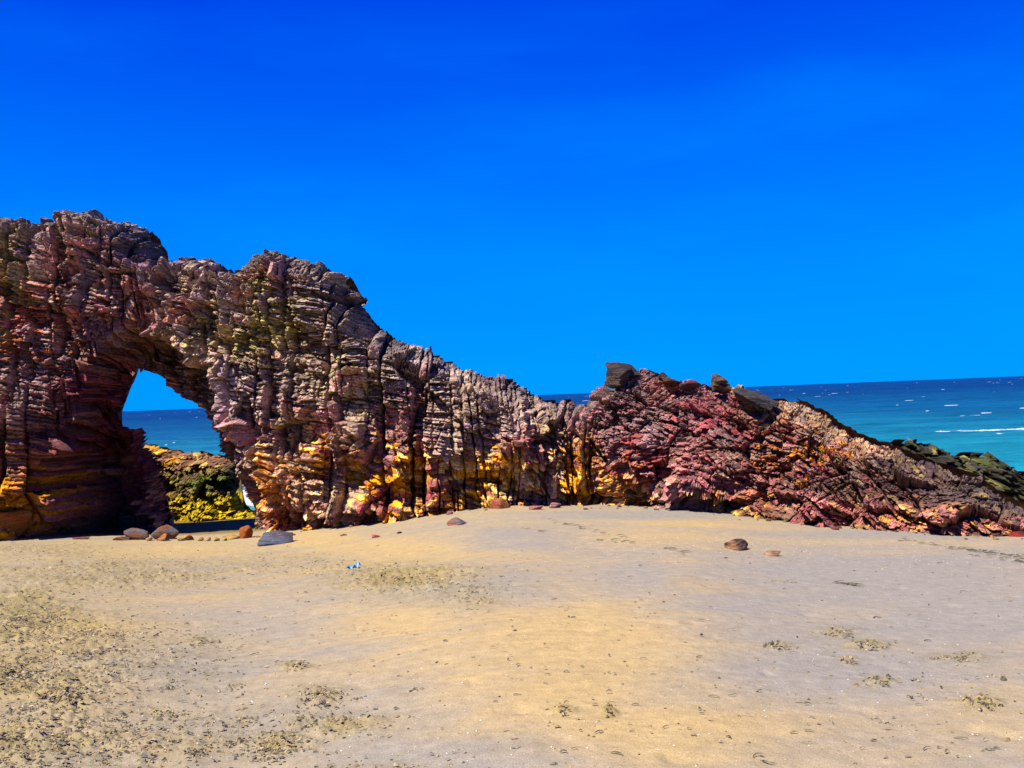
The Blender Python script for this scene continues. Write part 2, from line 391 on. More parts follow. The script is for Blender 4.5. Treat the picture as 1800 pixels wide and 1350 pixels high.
def foam_ridge(rng, x, y, length, width, height, n=16):
    """a long irregular lump of foam lying on the water"""
    V = []; Fc = []
    m = 5
    for i in range(n+1):
        t = i/n; e = math.sin(math.pi*t)**0.7*(0.35+0.65*rng.random())
        cy = y + 0.35*width*math.sin(t*5+x) + rng.uniform(-.3, .3)*width
        for j in range(m+1):
            q = j/m*math.pi
            V.append((x+(t-.5)*length, cy-math.cos(q)*width*e, -0.08+math.sin(q)*(height*e+0.1)))
    for i in range(n):
        for j in range(m):
            a = i*(m+1)+j; Fc.append((a, a+1, a+m+2, a+m+1))
    return V, Fc
def build_foam():
    rng = random.Random(7); V = []; Q = []
    def add(v, f):
        b = len(V); V.extend(v); Q.extend([tuple(i+b for i in q) for q in f])
    for i in range(300):
        r = 95*math.exp(rng.random()**0.8*math.log(1500/95)); a = R(rng.uniform(-50, 50))
        ln = rng.choice((.5, .6, .8, 1.1, 1.6))*rng.uniform(.3, 1.2)*(1+r/450)
        v, f = foam_ridge(rng, r*math.sin(a), r*math.cos(a), ln, 0.09*ln+0.04, 0.012+0.00012*r, 9)
        add(v, f)
    tag(mesh_obj('whitecaps', V, np.array(Q), M_FOAM, smooth=True), 'small white wave crests scattered over the open sea', 'whitecaps', kind='stuff')
    V = []; Q = []
    p = at(1720, 757, 60); p = EYE+(p-EYE)*(4.0/(4.0-p[2]))
    for k in range(26):
        t = k/25-.5
        v, f = foam_ridge(rng, p[0]+t*8.2+rng.uniform(-.2, .2), p[1]+rng.uniform(-.5, .5), rng.uniform(.4, 1.5), rng.uniform(.10, .25), rng.uniform(.01, .08), 12)
        add(v, f)
    for k in range(12):
        v, f = foam_ridge(rng, p[0]+rng.uniform(-3, 5), p[1]-rng.uniform(2, 5), rng.uniform(.3, 1.1), .12, .06, 8)
        add(v, f)
    tag(mesh_obj('breaking_wave', V, np.array(Q), M_FOAM, smooth=True), 'white line of a breaking wave on the turquoise water at right', 'wave', kind='stuff')
    V = []; Q = []
    p = EYE+(at(428, 885, 34)-EYE)
    for k in range(60):
        v, f = foam_ridge(rng, p[0]+rng.uniform(-1.6, 1.6), p[1]+rng.uniform(-3, 3), rng.uniform(.6, 2.2), rng.uniform(.2, .5), rng.uniform(.1, .45), 10)
        add(v, f)
    tag(mesh_obj('surf_foam', V, np.array(Q), M_FOAM, smooth=True), 'white surf foam seen low through the arch opening', 'foam', kind='stuff')
build_foam()

# ------------------------------------------------------------------ the great rock: outline traced on the photograph
TOP = [(-420,470),(-300,430),(-200,405),(-120,412),(-60,396),(0,397),(8,393),(15,395),(27,391),(33,383),(50,382),(55,380),(80,388),(86,392),(105,397),(118,400),(122,398),(136,400),(139,385),(141,371),
 (152,373),(163,378),(164,382),(178,385),(181,376),(196,377),(210,384),(228,388),(238,392),(258,397),(260,404),(268,406),(269,420),(279,430),(283,449),(287,454),(308,457),(318,455),
 (326,450),(351,451),(371,457),(391,463),(404,470),(426,472),(435,472),(439,464),(445,455),(453,443),(460,448),(467,453),(470,449),(482,439),(494,440),(502,446),(522,450),(540,456),
 (560,465),(577,469),(592,479),(613,483),(620,495),(628,511),(637,516),(641,523),(638,531),(630,537),(640,543),(650,558),(663,571),(683,584),(700,596),(715,602),(731,607),(747,613),(756,609),
 (760,617),(773,622),(783,628),(795,631),(802,639),(818,647),(842,654),(868,663),(875,659),(890,664),(901,663),(913,671),(916,677),(933,682),(939,690),(951,696),(956,702),(965,701),
 (982,703),(989,697),(1001,697),(1006,705),(1015,709),(1029,709),(1034,702),(1039,695),(1055,686),(1060,682),(1070,678),(1085,668),(1098,655),(1111,648),(1132,649),(1145,653),(1161,660),
 (1181,671),(1197,675),(1202,667),(1215,669),(1223,674),(1246,676),(1254,684),(1285,683),(1311,683),(1324,687),(1345,696),(1360,696),(1380,703),(1394,699),(1411,703),(1427,713),(1444,719),
 (1458,728),(1468,740),(1489,751),(1513,763),(1541,772),(1555,776),(1581,788),(1612,800),(1650,814),(1690,826),(1722,838),(1731,848),(1760,868),(1800,886),(1850,890),(1950,915),(2100,938)]
OUTLINE = TOP + [(2100,1200),(-420,1200)]
HOLE = [(231,644),(243,643),(253,651),(267,657),(285,665),(292,672),(293,680),(307,692),(317,697),(329,703),(341,709),(347,720),(348,731),(360,737),(369,745),(371,757),(379,764),(377,792),
 (384,807),(411,816),(416,819),(417,840),(427,859),(432,880),(437,907),(443,933),(446,1250),(288,1250),(292,925),(291,917),(283,899),(280,880),(272,867),(272,835),(256,827),(246,805),(226,792),(226,776),
 (222,762),(202,750),(200,728),(208,707),(214,688),(224,667)]
LIP = [(228,572),(266,576),(302,606),(344,630),(384,668),(392,715),(398,745),(408,765),(436,776),(450,830),(453,860),(458,933),(452,1250),(62,1250),(64,930),(78,905),(86,850),(78,800),(120,745),(150,700),(150,640),(185,598)]

# sculpted masses: (px, py, rx, ry, angle, metres towards the camera)
BULGE = [(22,785,50,85,0,1.0),(20,866,56,34,0,1.0),(4,932,40,26,0,1.0),(100,500,120,90,0,.25),(330,590,36,36,0,.3),(560,470,90,22,22,.45),(470,455,22,22,0,.25),
 (590,560,26,60,0,.25),(590,640,30,36,0,.2),(640,760,36,60,0,.25),(700,790,40,45,0,.3),(770,790,34,55,0,.45),(905,765,28,62,0,.55),(925,800,26,60,0,.35),(870,800,30,40,0,.35),
 (820,740,40,40,0,.25),(510,850,60,50,0,.45),(620,890,60,28,0,.4),(690,895,70,14,4,.45),(860,880,36,16,0,.5),(1090,770,60,60,0,.3),(1135,815,34,50,0,.5),(1225,840,55,38,-8,.6),
 (1040,820,30,50,0,.3),(980,820,24,60,0,.2),(1300,720,60,30,20,.25),(1500,900,90,28,8,.25),(1650,905,70,20,8,.3),(1410,880,50,30,10,.25),(1690,830,34,26,10,.5),
 (390,650,22,60,0,.3),(420,720,26,70,0,.25),(330,560,60,40,0,.1),
 (610,845,22,50,0,-.5),(560,915,110,14,-2,-.5),(470,655,14,40,0,-.25),(520,700,12,50,0,-.2),(830,855,80,22,0,-.6),(955,850,10,60,0,-.35),(1070,880,130,10,2,-.5),(1180,830,12,60,-10,-.4),
 (1270,890,60,16,10,-.5),(1720,825,14,26,0,-.5),(1660,802,26,10,0,-.5),(595,622,14,26,0,-.3),(250,560,22,70,8,-.5),(52,470,12,46,6,-.35),(138,480,10,40,6,-.3),(275,440,14,26,0,-.4),(120,560,12,70,10,-.3),(1330,722,40,9,25,-.45),(740,800,10,80,-4,-.3),(330,690,40,14,35,-.2)]

PAL = dict(tan=(172,145,120), khaki=(160,146,88), pink=(178,122,114), rose=(148,88,86), grey=(120,108,106), plum=(104,74,80), ochre=(208,148,56), yellow=(206,174,84), crimson=(142,56,62), orange=(186,112,64),
           olive=(68,66,40), black=(42,36,35), cream=(222,204,152), brown=(116,84,62), maroon=(98,42,50), lilac=(148,126,134), sandy=(172,146,100))
PAL = {k: lin(*v)*1.20 for k, v in PAL.items()}

def base_curve(nodes_px, nodes_d, p0, p1, n=4000):
    px = np.linspace(p0, p1, n)
    d = np.interp(px, nodes_px, nodes_d)
    ker = np.hanning(401); ker /= ker.sum()
    d = np.convolve(np.pad(d, 200, 'edge'), ker, 'valid')
    x = (px-900)/F*d
    s = np.concatenate([[0], np.cumsum(np.hypot(np.diff(x), np.diff(d)))])
    return px, x, d, s

def facets(u, v, fu, fv, seed, off, tilt, crack, cw):
    """angular broken faces: every cell has its own offset and its own slope, with a crack round it"""
    f1, f2, c, vx, vy = worley(u*fu, v*fv, seed, True)
    h = c*37.13 % 1.0; g = c*91.7 % 1.0
    w = (c-.5)*off + tilt*(vx/fu*(h-.5)*2 + vy/fv*(g-.5)*2) - crack*np.exp(-((f2-f1)/cw)**2)
    return w, c
def strata(s, z, px, py, m_h, seed=0):
    """relief of jointed, bedded sandstone: returns metres of relief, block id, tone values"""
    w = np.zeros_like(s); ids = np.zeros(len(s), np.int64); T1 = np.zeros_like(s); T2 = np.zeros_like(s); T3 = np.zeros_like(s); hf = np.zeros_like(s)
    a = m_h < 0.98
    if a.any():
        r = strata_wall(s[a], z[a], seed); w[a], ids[a], T1[a], T2[a], T3[a], hf[a] = r
    b = m_h > 0.02
    if b.any():
        r = strata_head(s[b], z[b], seed); mm = m_h[b]; k = mm > .5
        w[b] = w[b]*(1-mm) + r[0]*mm; hf[b] = hf[b]*(1-mm) + r[5]*mm
        for A, B in ((ids, r[1]), (T1, r[2]), (T2, r[3]), (T3, r[4])): A[b] = np.where(k, B, A[b])
    return w, ids, T1, T2, T3, hf
def strata_wall(s, z, seed):
    wq = 0.5*fbm(s*0.5, z*0.4, seed+3, 3)
    f1, f2, mc = worley(s*0.30+wq*.6, z*0.17+wq*.5, seed+6)          # families of columns
    fam = np.floor(mc*9973).astype(np.int64)
    s1 = s + 0.16*fbm(s*0.4, z*0.25, seed+1, 2) + 0.018*fbm(s*4, z*3, seed+2, 3) + (mc-.5)*0.10*z
    rng = np.random.RandomState(seed+4)
    wds = rng.choice([.16, .28, .42, .6, .85], size=260, p=[.18, .27, .27, .18, .10])*rng.uniform(.85, 1.15, 260)
    bnd = np.concatenate([[-6.0], -6.0+np.cumsum(wds)])
    s1 = s1 + 4.0*mc
    c = np.clip(np.searchsorted(bnd, s1)-1, 0, len(bnd)-2)
    dl = s1-bnd[c]; dr = bnd[c+1]-s1; ds = np.minimum(dl, dr); lc = (dl-dr)*0.5
    c = c + fam*300
    hc = 0.40+0.9*hsh(c, 0, seed+11); dip = 0.06+0.26*hsh(c, 1, seed+12)
    q = (z + dip*lc + 0.03*fbm(s*3, z*3, seed+13, 2))/hc + 7.3*hsh(c, 2, seed+14)
    k = np.floor(q)
    jit = lambda kk: 0.7*(hsh(kk, c, seed+15)-0.5)
    b0 = k+jit(k); b1 = k+1+jit(k+1)
    lo = q < b0; hi = q > b1
    k = np.where(lo, k-1, np.where(hi, k+1, k)); b0 = k+jit(k); b1 = k+1+jit(k+1)
    dzb = np.minimum(q-b0, b1-q)*hc; lz = (q-(b0+b1)*0.5)*hc
    bid = c*1000 + (k.astype(np.int64)+300)
    h1 = hsh(bid, 1, seed+21); h2 = hsh(bid, 2, seed+22); h3 = hsh(bid, 3, seed+23); h4 = hsh(bid, 4, seed+24)
    colr = hsh(c, 5, seed+25)
    w = (h1-.5)*0.32 + (colr-.5)*0.24 + (mc-.5)*0.22
    w += lc*(h2-.5)*1.2 + lz*(h3-.35)*0.6
    e = np.minimum(ds, dzb*1.3)
    w += 0.02*np.clip(e/0.03, 0, 1)
    gd = 0.08+0.55*hsh(c, 7, seed+26)**1.8
    gw = 0.012+0.03*hsh(c, 8, seed+27)
    w -= gd*np.exp(-(ds/(gw+.006))**4)*(0.3+1.2*vn(s*2, z*1.3, seed+28))
    w -= 0.18*np.exp(-(dzb/0.018)**4)
    # thin beds inside each block
    massive = np.where(h4 > 0.62, 0.22, 1.0)
    tb = 0.042+0.09*h2**1.5
    bd = dip + (h3-.5)*0.28
    curve = (h1-.5)*0.35
    qb = (z + bd*lc + curve*lc*lc + 0.016*fbm(s*6, z*5, seed+31, 3))/tb + 0.10*fbm(s*1.5, z*4, seed+32, 2) + 40*h4
    kb = np.floor(qb); pb = qb-kb
    kid = kb.astype(np.int64)*7919 + bid
    hb = hsh(kid, 1, seed+33)
    g = np.minimum(pb, 1-pb)*tb
    wb = (hb-.5)*0.14 - 0.13*np.exp(-(g/0.011)**2)*(0.1+1.5*hsh(kid, 2, seed+34)) + (pb-.5)*(0.03+0.10*hsh(kid, 6, seed+37))
    sb = s1/(0.12+0.32*hsh(kid, 3, seed+35)) + 9*hb; ks = np.floor(sb); ps = sb-ks
    hs_ = hsh(ks.astype(np.int64)+kid*13, 4, seed+36)
    wb += (hs_-.5)*0.17 - 0.05*np.exp(-(np.minimum(ps, 1-ps)/0.045)**2) + (ps-.5)*(hs_*7.7 % 1.0-.5)*0.06
    w += wb*massive
    # oblique fractures and broken faces
    nx = 0.10*fbm(s*1.2, z*1.2, seed+40, 2)
    fa, ca = facets(s+0.35*z+nx, z-s*0.3+nx, 1.25, 1.1, seed+41, 0.20, 0.45, 0.12, 0.02)
    fb_, cb = facets(s-0.3*z+nx, z+s*0.45, 3.3, 3.6, seed+42, 0.15, 0.75, 0.07, 0.04)
    w += fa + fb_*(0.55+0.6*(h4 > .62))
    # a second set of long straight joints cutting through beds
    sj = s + 0.05*z + 0.07*fbm(s*0.5, z*0.4, seed+61, 2) + 0.012*fbm(s*3, z*3, seed+62, 2)
    qj = sj/0.34; kj = np.floor(qj+.5); oj = 0.85*(hsh(kj, 3, seed+63)-.5); dj = np.abs(qj-kj-oj)*0.34
    on = sst(.44, .58, 0.5+0.5*fbm(kj*3.7, z*0.45, seed+64, 2)+0.25*(hsh(kj, 8, seed+65)-.5))
    w -= on*(0.16+0.45*hsh(kj, 5, seed+66)**1.5)*np.exp(-(dj/(0.014+0.018*hsh(kj, 6, seed+67)))**4)
    # rubble along some joints
    rub = sst(0.12, 0.42, fbm(s*1.6, z*0.25, seed+44, 3))
    fr, cr = facets(s+.1*nx, z, 9, 11, seed+46, 0.15, 0.5, 0.03, 0.1)
    w += rub*fr
    w += 0.03*fbm(s*1.3, z*1.3, seed+48, 3) + 0.03*fbm(s*9, z*14, seed+49, 2, .6)
    return w, bid, h4, hb, hs_, wb*massive
def strata_head(s, z, seed):
    # chaotic plates of the headland: long tilted slabs, broken across, heaped on one another
    wu = 0.16*fbm(s*0.9, z*1.1, seed+51, 3); wv = 0.14*fbm(s*0.9, z*1.1, seed+52, 3)
    ss = s+wu; zz = z+wv
    u = ss*.92-zz*.39; v = ss*.39+zz*.92
    w, ca = facets(u, v, 1.2, 2.3, seed+53, 0.46, 0.8, 0.30, 0.03)
    # every big block carries its own bedding direction
    ang = (ca*53.1 % 1.0-.5)*0.8
    co, si = np.cos(ang), np.sin(ang)
    u2 = u*co-v*si; v2 = u*si+v*co
    w2, cb = facets(u2, v2, 3.3, 8.5, seed+55, 0.24, 0.7, 0.20, 0.05)
    w2 = w2 + 0.10*((v2*8.5) % 1.0 - .5)
    w3, cc = facets(u2+.05*wu, v2, 7.0, 17, seed+57, 0.17, 0.8, 0.10, 0.08)
    w = w + w2 + w3 + 0.16*fbm(s*0.8, z*0.8, seed+59, 3) + 0.02*fbm(s*14, z*20, seed+60, 2)
    hid = 900000000000 + (ca*1e6).astype(np.int64)
    return w, hid, ca, cb, cc, w2+w3

def mixc(C, name, k):
    return C*(1-k[:, None]) + PAL[name][None]*k[:, None]

def rock_colour(s, z, px, py, t1, t2, t3, hgt):
    # colours change from bed to bed and from piece to piece
    j1 = 60*(t2-.5)+30*(t3-.5); px = px+j1; py = py+0.5*j1*np.where(t3 > .5, 1, -1)
    s = s+0.7*(t2-.5)+0.3*(t3-.5); z = z+0.5*(t2*3.3 % 1-.5)+0.25*(t3-.5)
    n1 = fbm(s*0.45, z*0.5, 201, 4); n2 = fbm(s*1.4, z*1.1, 202, 4); n3 = fbm(s*4, z*3, 203, 3); nv = fbm(s*2.6, z*0.35, 204, 4, .6)
    C = np.tile(PAL['tan'], (len(s), 1))
    C = mixc(C, 'grey', np.clip(0.45+0.9*n2+0.5*(t2-.5), 0, .85))
    C = mixc(C, 'khaki', sst(.0, .55, n1+0.5*nv+0.25*(t1-.5)+.25*blob(px, py, 560, 680, 240, 130)+.1)*0.75*sst(1080, 980, px))
    C = mixc(C, 'pink', sst(.05, .5, n2*.9+0.5*(t1-.55)+0.4*(t2-.5)+.03+.0004*np.clip(py-600, -200, 200))*0.68)
    C = mixc(C, 'lilac', sst(.05, .5, fbm(s*.9, z*.9, 208, 3)+.4*(t1-.5))*0.55)
    # left tower: warm orange-rose streaks
    L_ = blob(px, py, 90, 600, 150, 110)
    C = mixc(C, 'rose', np.clip(L_*sst(-.1, .4, n2+.4*(t1-.4)), 0, .8))
    C = mixc(C, 'orange', np.clip(L_*sst(.05, .5, n3*.6+nv+.3*(t2-.5)), 0, .8))
    C = mixc(C, 'maroon', np.clip(blob(px, py, 170, 800, 105, 190)*1.6, 0, .92)*sst(-.9, -.1, n2))  # dark red rock, deepened here to paint the recess's shade into the colour
    lo = sst(700, 780, py)*blob(px, py, 20, 860, 75, 90)*sst(95, 60, px)
    C = mixc(C, 'orange', np.clip(lo*sst(-.4, .3, n2+.1)*1.2, 0, .7))
    C = mixc(C, 'ochre', np.clip(lo*sst(-.4, .3, n2+.1)*sst(820, 860, py)*1.3, 0, .8))
    # weathered grey skin along the crests
    C = mixc(C, 'grey', sst(1.2, .1, hgt)*0.7*sst(-.4, .2, n2+.2)*sst(1100, 1000, px))
    C = mixc(C, 'black', sst(.55, .05, hgt)*0.55*sst(-.3, .3, n2+.5*(t3-.5)+.1)*sst(1120, 1000, px))
    C = mixc(C, 'black', sst(.10, .5, n3*.7+nv*.6+.5*(t3-.5))*0.6)
    # central lower band: plum/crimson beds and ochre stains
    bt = np.interp(px, [-100, 420, 440, 560, 700, 860, 1000, 1150, 1300, 1400], [1200, 1200, 800, 770, 800, 800, 770, 790, 850, 930])
    low = sst(-40, 50, py-bt+30*n2+20*n3)
    C = mixc(C, 'rose', low*sst(-.3, .3, n2+.4*(t1-.5)+.15)*0.85)
    C = mixc(C, 'maroon', low*sst(.0, .5, n2*.7+.9*(t2-.5))*0.75)
    C = mixc(C, 'plum', sst(880, 640, px)*sst(560, 660, px)*blob(px, py, 720, 780, 120, 90)*sst(-.2, .3, n2)*0.7)
    och = sst(.02, .28, nv*1.1+n2*.5+n3*.35+0.30*low-.17+.45*blob(px, py, 1040, 840, 170, 60)+.25*blob(px, py, 500, 860, 60, 60))
    C = mixc(C, 'ochre', sst(-30, 40, py-bt+30*n2+30*nv)*och*0.78*(0.15+.85*sst(.25, .7, .6*t2+.6*t3-.05)))
    C = mixc(C, 'yellow', low*sst(.14, .4, n3*.8+nv*.5+.5*(t3-.5))*0.6)
    leg = np.clip(1.2*blob(px, py, 495, 865, 58, 62), 0, 1)
    C = mixc(C, 'orange', leg*sst(-.3, .3, n3+.5*(t3-.5)+.1)*0.65)
    C = mixc(C, 'crimson', leg*sst(.05, .4, n2*.6+.7*(t2-.5))*0.6)
    C = mixc(C, 'cream', blob(px, py, 585, 905, 26, 30)*sst(-.2, .4, n3)*0.9)
    C = mixc(C, 'cream', low*sst(.3, .55, n3+.4*(t3-.5)+.1)*0.5)
    # headland
    h = sst(1020, 1110, px+40*n2)
    up_ = h*sst(830, 740, py+40*n2)
    C = mixc(C, 'plum', up_*0.5)
    C = mixc(C, 'pink', up_*sst(.0, .45, n2+.9*(t2-.5)+.1)*0.75)
    C = mixc(C, 'tan', up_*sst(.1, .4, .9*(t3-.5)+.6*n3)*0.6)
    C = mixc(C, 'lilac', up_*sst(.1, .5, n3*.6+.9*(t3-.5))*0.6)
    C = mixc(C, 'black', up_*sst(.05, .35, n3*.5+.9*(t3-.5)+.35*blob(px, py, 1090, 690, 90, 50))*0.7)
    r1 = t1*7.31 % 1.0; r2 = t2*5.77 % 1.0; r3 = t3*9.13 % 1.0
    cz = np.clip(1.3*blob(px, py, 1370, 790, 210, 75, 16), 0, 1)
    C = mixc(C, 'crimson', cz*sst(-.3, .4, n2+.9*(r2-.5)+.12)*0.85)
    C = mixc(C, 'brown', cz*sst(.0, .4, n3*.4+.9*(r1-.5))*0.6)
    C = mixc(C, 'rose', cz*sst(.0, .35, n3*.5+.9*(r3-.5))*0.7)
    C = mixc(C, 'orange', cz*sst(.22, .5, nv*.6+n2*.4+.7*(r1-.5))*0.65)
    C = mixc(C, 'ochre', cz*sst(.36, .55, n3*.7+nv*.5+.5*(r3-.5)+.25*blob(px, py, 1415, 800, 40, 24))*0.9)
    C = mixc(C, 'crimson', np.clip(1.2*blob(px, py, 1135, 815, 34, 46), 0, .85)*sst(-.5, .1, n3))
    C = mixc(C, 'pink', np.clip(1.2*blob(px, py, 1225, 835, 50, 30), 0, .8)*sst(-.5, .1, n3))
    sk = sst(30, -10, py-np.interp(px, [1280, 1345, 1400, 1460, 1560], [715, 742, 745, 765, 790])+14*n3)*sst(1270, 1340, px)
    C = mixc(C, 'sandy', sk*0.40)
    C = mixc(C, 'brown', sk*sst(.0, .4, n2+.6*(r2-.5)+.1)*0.6)
    C = mixc(C, 'grey', sk*sst(.0, .4, n3+.7*(r3-.5))*0.7)
    ol = sst(-10, 50, py-np.interp(px, [1150, 1300, 1400, 1500, 1600, 1750], [940, 905, 858, 808, 770, 740])+34*n2)*h
    C = mixc(C, 'olive', ol*0.80)
    C = mixc(C, 'rose', ol*sst(.0, .35, n2*.5+.9*(r1-.5)-.0012*np.clip(px-1420, 0, 400))*0.7)
    C = mixc(C, 'khaki', ol*sst(.18, .36, n3*.5+.9*(r3-.5))*0.6)
    C = mixc(C, 'black', ol*sst(-.1, .2, n3*.5+.9*(r2-.5)+.06)*0.8)
    pk = np.clip(1.3*blob(px, py, 1545, 910, 175, 22, 8)+1.2*blob(px, py, 1740, 924, 110, 15, 5), 0, 1)
    C = mixc(C, 'rose', pk*0.8)
    C = mixc(C, 'pink', pk*sst(-.3, .2, n3+.5*(r2-.5)+.1)*0.8)
    C = mixc(C, 'yellow', pk*sst(.25, .45, n2+.6*(r3-.5))*0.5)
    C = mixc(C, 'yellow', h*sst(.27, .42, nv*.8+n3*.4+.3*(r3-.5))*sst(830, 880, py)*sst(1540, 1380, px)*0.6)
    C = mixc(C, 'black', h*sst(.25, .42, .9*(r3*3.7 % 1.0-.5)+.3*n3)*0.6*(1-.6*pk)*(1-.6*sk))
    C = mixc(C, 'plum', h*0.22*(1-pk)*(1-sk))
    # every bed and chunk has its own tone
    C = C*(0.50+0.52*t2+0.46*t3)[:, None]
    return C

def front_of(px):  # the rock's front face stands this far before the plane of its skyline
    return 1.6 - 0.8*sst(950, 1250, px)
def build_wall():
    step = 0.0175
    bp = np.linspace(-900, 3000, 400)
    cpx, cx, cy, cs = base_curve(bp, np.interp(bp, BASE_PX, BASE_D)+front_of(bp), -420, 2080)
    S = np.arange(0, cs[-1], step); Z = np.arange(0.35, 9.15, step)
    gx = np.interp(S, cs, cx); gy = np.interp(S, cs, cy); gp = np.interp(S, cs, cpx)
    tx = np.gradient(gx, S); ty = np.gradient(gy, S); tl = np.hypot(tx, ty)
    nx = ty/tl; ny = -tx/tl
    ker = np.hanning(81); ker /= ker.sum()
    nx = np.convolve(np.pad(nx, 40, 'edge'), ker, 'valid'); ny = np.convolve(np.pad(ny, 40, 'edge'), ker, 'valid')
    lean = 0.04 + 0.42*sst(960, 1240, gp) + 0.16*sst(1250, 1500, gp)
    ns, nz = len(S), len(Z)
    sI, zI = np.meshgrid(np.arange(ns), np.arange(nz), indexing='ij')
    zz = Z[zI]; ll = (lean[:, None]*(zz-1.0))
    P0 = np.stack([gx[:, None]-nx[:, None]*ll, gy[:, None]-ny[:, None]*ll, zz], -1).reshape(-1, 3)
    s = S[sI].ravel(); z = zz.ravel()
    px, py, dp = proj(P0)
    jx = px + 2.2*fbm(s*6, z*6, 301, 3); jy = py + 2.2*fbm(s*6, z*6, 302, 3)
    zs = np.interp(px, CON_PX, CON_PY)
    keep = pip(jx, jy, OUTLINE) & ~pip(jx, jy, HOLE) & (py < zs+70)
    idx = np.nonzero(keep)[0]
    remap = np.full(ns*nz, -1); remap[idx] = np.arange(len(idx))
    s, z, px, py, dp, jx, jy, P0 = s[idx], z[idx], px[idx], py[idx], dp[idx], jx[idx], jy[idx], P0[idx]
    nxv = nx[sI.ravel()[idx]]; nyv = ny[sI.ravel()[idx]]
    mpp = dp/F
    ox, oy = px, py
    kf = np.clip(pdist(px, py, TOP)*mpp/0.50, 0, 1)**0.85
    FRONT = front_of(px); Pf = P0.copy(); Pf[:, 0] += nxv*FRONT*kf; Pf[:, 1] += nyv*FRONT*kf
    px, py, _ = proj(Pf)                                  # where the front face is seen
    d_top = pdist(jx, jy, TOP)*mpp; d_hole = pdist(jx, jy, HOLE, True)*mpp; d_lip = pdist(px+5*fbm(s*2, z*2, 303, 3), py+5*fbm(s*2, z*2, 304, 3), LIP, True)*mpp
    tun = pip(px+5*fbm(s*2, z*2, 303, 3), py+5*fbm(s*2, z*2, 304, 3), LIP)
    m_h = sst(985, 1075, px + 60*fbm(s*.8, z*.8, 305, 3) - 0.35*(py-700))
    w, ids, t1, t2, t3, hf = strata(s, z, px, py, m_h)
    amp = np.where(tun, 0.95, 1.0)
    relief = w*amp
    big = np.zeros_like(s)
    for b in BULGE:
        big += b[5]*blob(px+6*fbm(s*2, z*2, 306, 2), py+6*fbm(s*2, z*2, 307, 2), *b[:5])
    big += FRONT*kf
    # the tunnel: back from the lip to the plane of the opening, and a deep hollow left of it
    hol = 2.2*blob(ox, oy, 170, 830, 90, 170)
    wt_ = (FRONT+0.15)*sst(0, 0.30, d_lip) + hol*sst(0.2, .7, d_lip)*np.clip(d_hole/0.6, 0, 1)
    rim = 1-np.clip(d_hole/0.5, 0, 1)
    wt_ = wt_*(1-rim) + np.maximum(wt_, FRONT)*rim
    big -= np.where(tun, wt_, 0)
    kt = np.clip(d_top/0.55, 0, 1); kk = 0.45+0.55*kt; relief = relief - 0.16*(1-kt)
    P = P0.copy(); P[:, 0] += nxv*big; P[:, 1] += nyv*big
    # relief stands out along the broad surface's own normal
    full = np.full((ns*nz, 3), np.nan); full[idx] = P; full = full.reshape(ns, nz, 3)
    def blur(a, r):
        ok = np.isfinite(a[..., :1]).astype(float); b = np.where(ok > 0, a, 0)
        for ax in (0, 1):
            for arr in ('b', 'ok'):
                t = b if arr == 'b' else ok
                c = np.cumsum(np.concatenate([np.zeros_like(np.take(t, [0], ax)), t], ax), ax)
                n = t.shape[ax]; lo = np.clip(np.arange(n)-r, 0, n); hi = np.clip(np.arange(n)+r+1, 0, n)
                t = np.take(c, hi, ax)-np.take(c, lo, ax)
                if arr == 'b': b = t
                else: ok = t
        return b/np.maximum(ok, 1e-9)
    sm = blur(full, 18)
    du = np.gradient(sm, axis=0); dv = np.gradient(sm, axis=1)
    Nn = np.cross(du, dv).reshape(-1, 3)[idx]
    Nn /= np.maximum(np.linalg.norm(Nn, axis=1), 1e-9)[:, None]
    flat_n = np.stack([nxv, nyv, np.zeros_like(nxv)], 1)
    flip = np.sum(Nn*flat_n, 1) < -0.2; Nn[flip] *= -1
    Nn = 0.62*Nn+0.38*flat_n
    P += Nn*(relief*kk)[:, None]
    P[:, 2] -= 0.35*hf*amp*kk*np.clip(d_top/0.4, 0, 1)
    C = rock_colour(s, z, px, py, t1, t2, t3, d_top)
    G = remap.reshape(ns, nz)
    Q = np.stack([G[:-1, :-1], G[1:, :-1], G[1:, 1:], G[:-1, 1:]], -1).reshape(-1, 4)
    Q = Q[(Q >= 0).all(1)]
    # drop what lies well under the sand
    # split: the arch with its long wall, and the headland on the right
    side = (px[Q[:, 0]] + 40*fbm(s[Q[:, 0]], z[Q[:, 0]], 308, 2) > 1035 + np.clip(py[Q[:, 0]]-700, 0, 400)*0.75)
    mh0 = m_h[Q[:, 0]] > 0.5
    fid = ids[Q[:, 0]]
    things = []
    for which, nm, label in ((False, 'rock_arch', 'tall layered sandstone wall pierced by a natural arch at left'), (True, 'rock_headland', 'purple and crimson rock headland sloping down to the right')):
        sel = side == which
        q = Q[sel]; f = fid[sel]
        pts = P[np.unique(q)]
        root = empty(nm, (pts[:, 0].mean(), pts[:, 1].mean(), 1.0)); tag(root, label, 'rock formation')
        things.append(root)
        u, inv, cnt = np.unique(f, return_inverse=True, return_counts=True)
        order = np.argsort(-cnt)
        rank = np.empty(len(u), int); rank[order] = np.arange(len(u))
        fr = rank[inv]
        big_n = min(295, int((cnt >= 60).sum()))
        srt = np.argsort(fr, kind='stable'); fs = fr[srt]
        starts = np.searchsorted(fs, np.arange(big_n+1))
        for i in range(big_n):
            qq = q[srt[starts[i]:starts[i+1]]]
            uv, iv = np.unique(qq, return_inverse=True)
            mesh_obj('rock_block', P[uv], iv.reshape(-1, 4), M_ROCK, C[uv], False, root)
        qq = q[srt[starts[big_n]:]]
        if len(qq):
            uv, iv = np.unique(qq, return_inverse=True)
            o = mesh_obj('rock_fragments', P[uv], iv.reshape(-1, 4), M_ROCK, C[uv], False, root); tag(o, kind='stuff')
